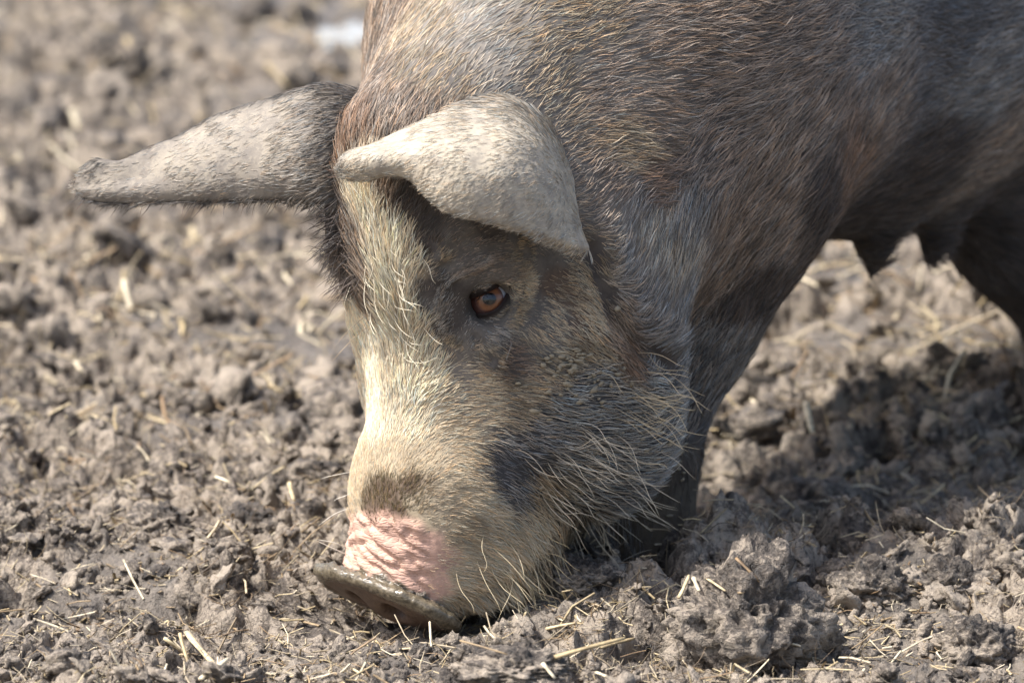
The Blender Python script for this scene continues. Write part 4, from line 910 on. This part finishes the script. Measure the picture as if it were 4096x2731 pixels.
straw(1766, 2545, 1790, 2450, 24, S3, 'upright pale straw stub against the near end of the snout disc', lift=(.0, .02), group=GS)
straw(1840, 2560, 2030, 2640, 12, S2, 'thin brown stalk slanting through the mud below the snout', group=GS)
straw(3226, 1606, 3249, 1729, 30, S3, 'upright white straw chip on the mud behind the foreleg', group=GS)
straw(3998, 1702, 4095, 1662, 24, S0, 'pale straw piece at the right edge below the belly', group=GS)
straw(2957, 2395, 3185, 2313, 22, S2, 'tan stalk laid across the top of the large clod', lift=(.05, .05), group=GS)
straw(2715, 2414, 2756, 2322, 18, S0, 'short pale stalk standing at the left of the large clod', lift=(.035, .045), group=GS)
straw(2774, 2332, 2797, 2386, 20, S3, 'small white straw flake on the upper left of the clod', lift=(.05, .05), group=GS)
straw(2829, 2336, 2902, 2386, 16, S0, 'pale straw sliver lying flat on top of the clod', lift=(.052, .052), group=GS)
straw(2943, 2254, 3039, 2350, 20, S4, 'dark curled straw leaf rising from the clod', bend=.12, lift=(.06, .05), group=GS)
straw(2400, 2587, 2537, 2551, 24, S1, 'thick tan stalk end buried beside the large clod', group=GS)
straw(2911, 2085, 2920, 2167, 16, S2, 'short upright tan stalk in the shade behind the clod', group=GS)
straw(3395, 1556, 3560, 1505, 16, S2, 'blurred tan stalk on the mud below the belly', group=GS)
straw(3167, 2596, 3203, 2606, 18, S3, 'tiny bright straw chip on the right face of the clod', lift=(.03, .03), group=GS)
straw(2455, 2213, 2656, 2277, 14, S2, 'thin stalk lying in the shade between chin and foreleg', bend=.06, group=GS)
straw(497, 1119, 531, 1260, 26, S3, 'pale upright straw out of focus below the far ear tip', group=GS)
straw(294, 439, 315, 522, 34, S3, 'whitish straw out of focus above the far ear tip', group=GS)
straw(771, 912, 779, 962, 30, S0, 'short blurred straw right below the middle of the far ear', group=GS)
straw(506, 166, 580, 315, 34, S1, 'long blurred stalk leaning on a dark clod at top left', group=GS)
straw(1069, 257, 1152, 348, 24, S1, 'blurred stalk on the mud just above the far ear', group=GS)
straw(862, 1907, 921, 1929, 18, S3, 'curved white straw strip on the dark mud at mid left', bend=.15, group=GS)
straw(1158, 1929, 1177, 2002, 20, S0, 'short upright straw in the mud just left of the muzzle', group=GS)
straw(301, 1446, 328, 1482, 26, S3, 'pale straw chip alone on the mud at far left', group=GS)
straw(3640, 2440, 3780, 2470, 16, S0, 'thin pale stalk on the smooth wet mud at lower right', group=GS)
straw(3900, 2250, 3930, 2200, 18, S0, 'short stalk sticking out of the crest at right', group=GS)
straw(1180, 1090, 1330, 1040, 16, S1, 'long thin stalk on the mud left of the forehead', group=GS)
# mud crumbs sticking to the snout rim
cr = []; 
for (x, y, s) in ((1470, 2312, 34), (1600, 2350, 30), (1640, 2365, 42), (1680, 2375, 46), (1560, 2335, 22), (1440, 2255, 26), (1300, 2290, 36), (1275, 2310, 30), (1760, 2420, 30), (1520, 2300, 18), (1650, 2330, 18)):
    h = hit(x, y)
    if h is None: continue
    o = rng.random(3) * 40; n = iv2 * (1 + .5 * noise3(iv2 * 1.6 + o) + .3 * noise3(iv2 * 4 + o))[:, None] * s * MPP * .5 * np.array([1.2, 1.2, .7])
    cr.append(n + h[0] + h[1] * s * MPP * .15)
cf_ = np.concatenate([if2 + i * len(iv2) for i in range(len(cr))]); o = child('snout_mud', mesh_from('snout_mud', np.concatenate(cr), None, True, cf_), M_MUD2); o['kind'] = 'stuff'
# flakes of dried mud in the cheek hair
fl = []
for i in range(130):
    x, y = (2300 + rng.normal(0, 85), 1500 + rng.normal(0, 60)) if i < 75 else (2690 + rng.normal(0, 40), 1820 + rng.normal(0, 110)) if i < 105 else (2350 + rng.normal(0, 200), 1650 + rng.normal(0, 150))
    h = hit(x, y)
    if h is None: continue
    o = rng.random(3) * 40; s = rng.uniform(8, 24) * MPP * .5; n = iv1 * (1 + .9 * noise3(iv1 * 1.6 + o) + .5 * noise3(iv1 * 4 + o))[:, None] * s * np.array([rng.uniform(1, 2.2), 1, rng.uniform(.5, 1.2)])
    nn2 = h[1] if h[1] @ (h[0] - CAMPOS) < 0 else -h[1]
    n = n - np.outer(n @ nn2, nn2) * .65; fl.append(n + h[0] + nn2 * .0025)
o = child('dried_mud_flakes', mesh_from('dried_mud_flakes', np.concatenate(fl), None, True, np.concatenate([if1 + i * len(iv1) for i in range(len(fl))])), simple('dried_mud', lin(150, 138, 116), .95)); o['kind'] = 'stuff'

# fine fibres of trodden straw and roots standing out of the mud
def fibres(n, y0, y1, lmin, lmax, rad, near):
    x, y = rnd_pos(n, y0, y1, near); k = (noise2(x * 9 + 40, y * 8) + .6 * rng.random(n) > .1) & (flat_mask(x, y) < .5); x, y = x[k], y[k]; n = len(x)
    L = lmin + (lmax - lmin) * rng.random(n) ** 2; az = rng.random(n) * 6.283; el = np.abs(rng.normal(.15, .45, n)); dirs = np.stack([np.cos(az) * np.cos(el), np.sin(az) * np.cos(el), np.sin(el)], -1)
    b1 = rng.normal(0, .45, (n, 3)); b2 = rng.normal(0, .3, (n, 3)); p = np.stack([x, y, height(x, y) + .001], -1); ts = np.linspace(0, 1, 5); pts = np.empty((n, 5, 3))
    for i, t_ in enumerate(ts): pts[:, i] = p + L[:, None] * (dirs * t_ + b1 * t_ * t_ * .5 + b2 * t_ ** 3 * .5); pts[:, i, 2] = np.maximum(pts[:, i, 2], p[:, 2] - .002)
    colr = np.array([lin(150, 136, 114), lin(112, 100, 86), lin(84, 74, 64), lin(186, 170, 140), lin(128, 110, 88)])[rng.integers(0, 5, n)] * rng.uniform(.6, 1.15, n)[:, None]
    return pts, colr, rad * rng.uniform(.6, 1.5, n)
fs = [fibres(26000, -.5, .8, .005, .028, .00032, 1.3), fibres(9000, .6, 3.4, .015, .06, .0008, 1.)]
pts = np.concatenate([q_[0] for q_ in fs]); colr = np.concatenate([q_[1] for q_ in fs]); rd = np.concatenate([q_[2] for q_ in fs])
cu = bpy.data.hair_curves.new('straw_fibres'); cu.add_curves([5] * len(pts)); cu.attributes['position'].data.foreach_set('vector', pts.astype(np.float32).ravel())
ra = cu.attributes.get('radius') or cu.attributes.new('radius', 'FLOAT', 'POINT'); ra.data.foreach_set('value', (rd[:, None] * np.array([1, .9, .8, .65, .3])).astype(np.float32).ravel())
ca = cu.attributes.new('strand_colour', 'FLOAT_COLOR', 'CURVE'); ca.data.foreach_set('color', np.concatenate([colr, np.ones((len(colr), 1))], 1).astype(np.float32).ravel())
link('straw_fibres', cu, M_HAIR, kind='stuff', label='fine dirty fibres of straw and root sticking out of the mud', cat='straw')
# puddle: pale base colour stands in for the bright reflection of cloud
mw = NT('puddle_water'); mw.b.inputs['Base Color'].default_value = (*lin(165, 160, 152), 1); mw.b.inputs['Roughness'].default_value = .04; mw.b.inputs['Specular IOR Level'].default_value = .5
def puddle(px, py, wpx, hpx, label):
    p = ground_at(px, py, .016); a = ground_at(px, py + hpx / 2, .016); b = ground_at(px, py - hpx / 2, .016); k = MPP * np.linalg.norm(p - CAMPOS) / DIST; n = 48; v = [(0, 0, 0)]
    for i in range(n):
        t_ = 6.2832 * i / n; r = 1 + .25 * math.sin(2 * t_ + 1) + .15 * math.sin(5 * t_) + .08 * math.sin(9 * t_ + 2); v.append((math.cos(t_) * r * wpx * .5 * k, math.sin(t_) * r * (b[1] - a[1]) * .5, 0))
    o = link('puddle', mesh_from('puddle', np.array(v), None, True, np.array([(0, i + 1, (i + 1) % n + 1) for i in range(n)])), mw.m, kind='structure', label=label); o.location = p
puddle(1390, 140, 210, 110, 'small puddle behind the neck, sky reflection partly put into its pale colour')
print('done', round(time.time() - T0, 1))
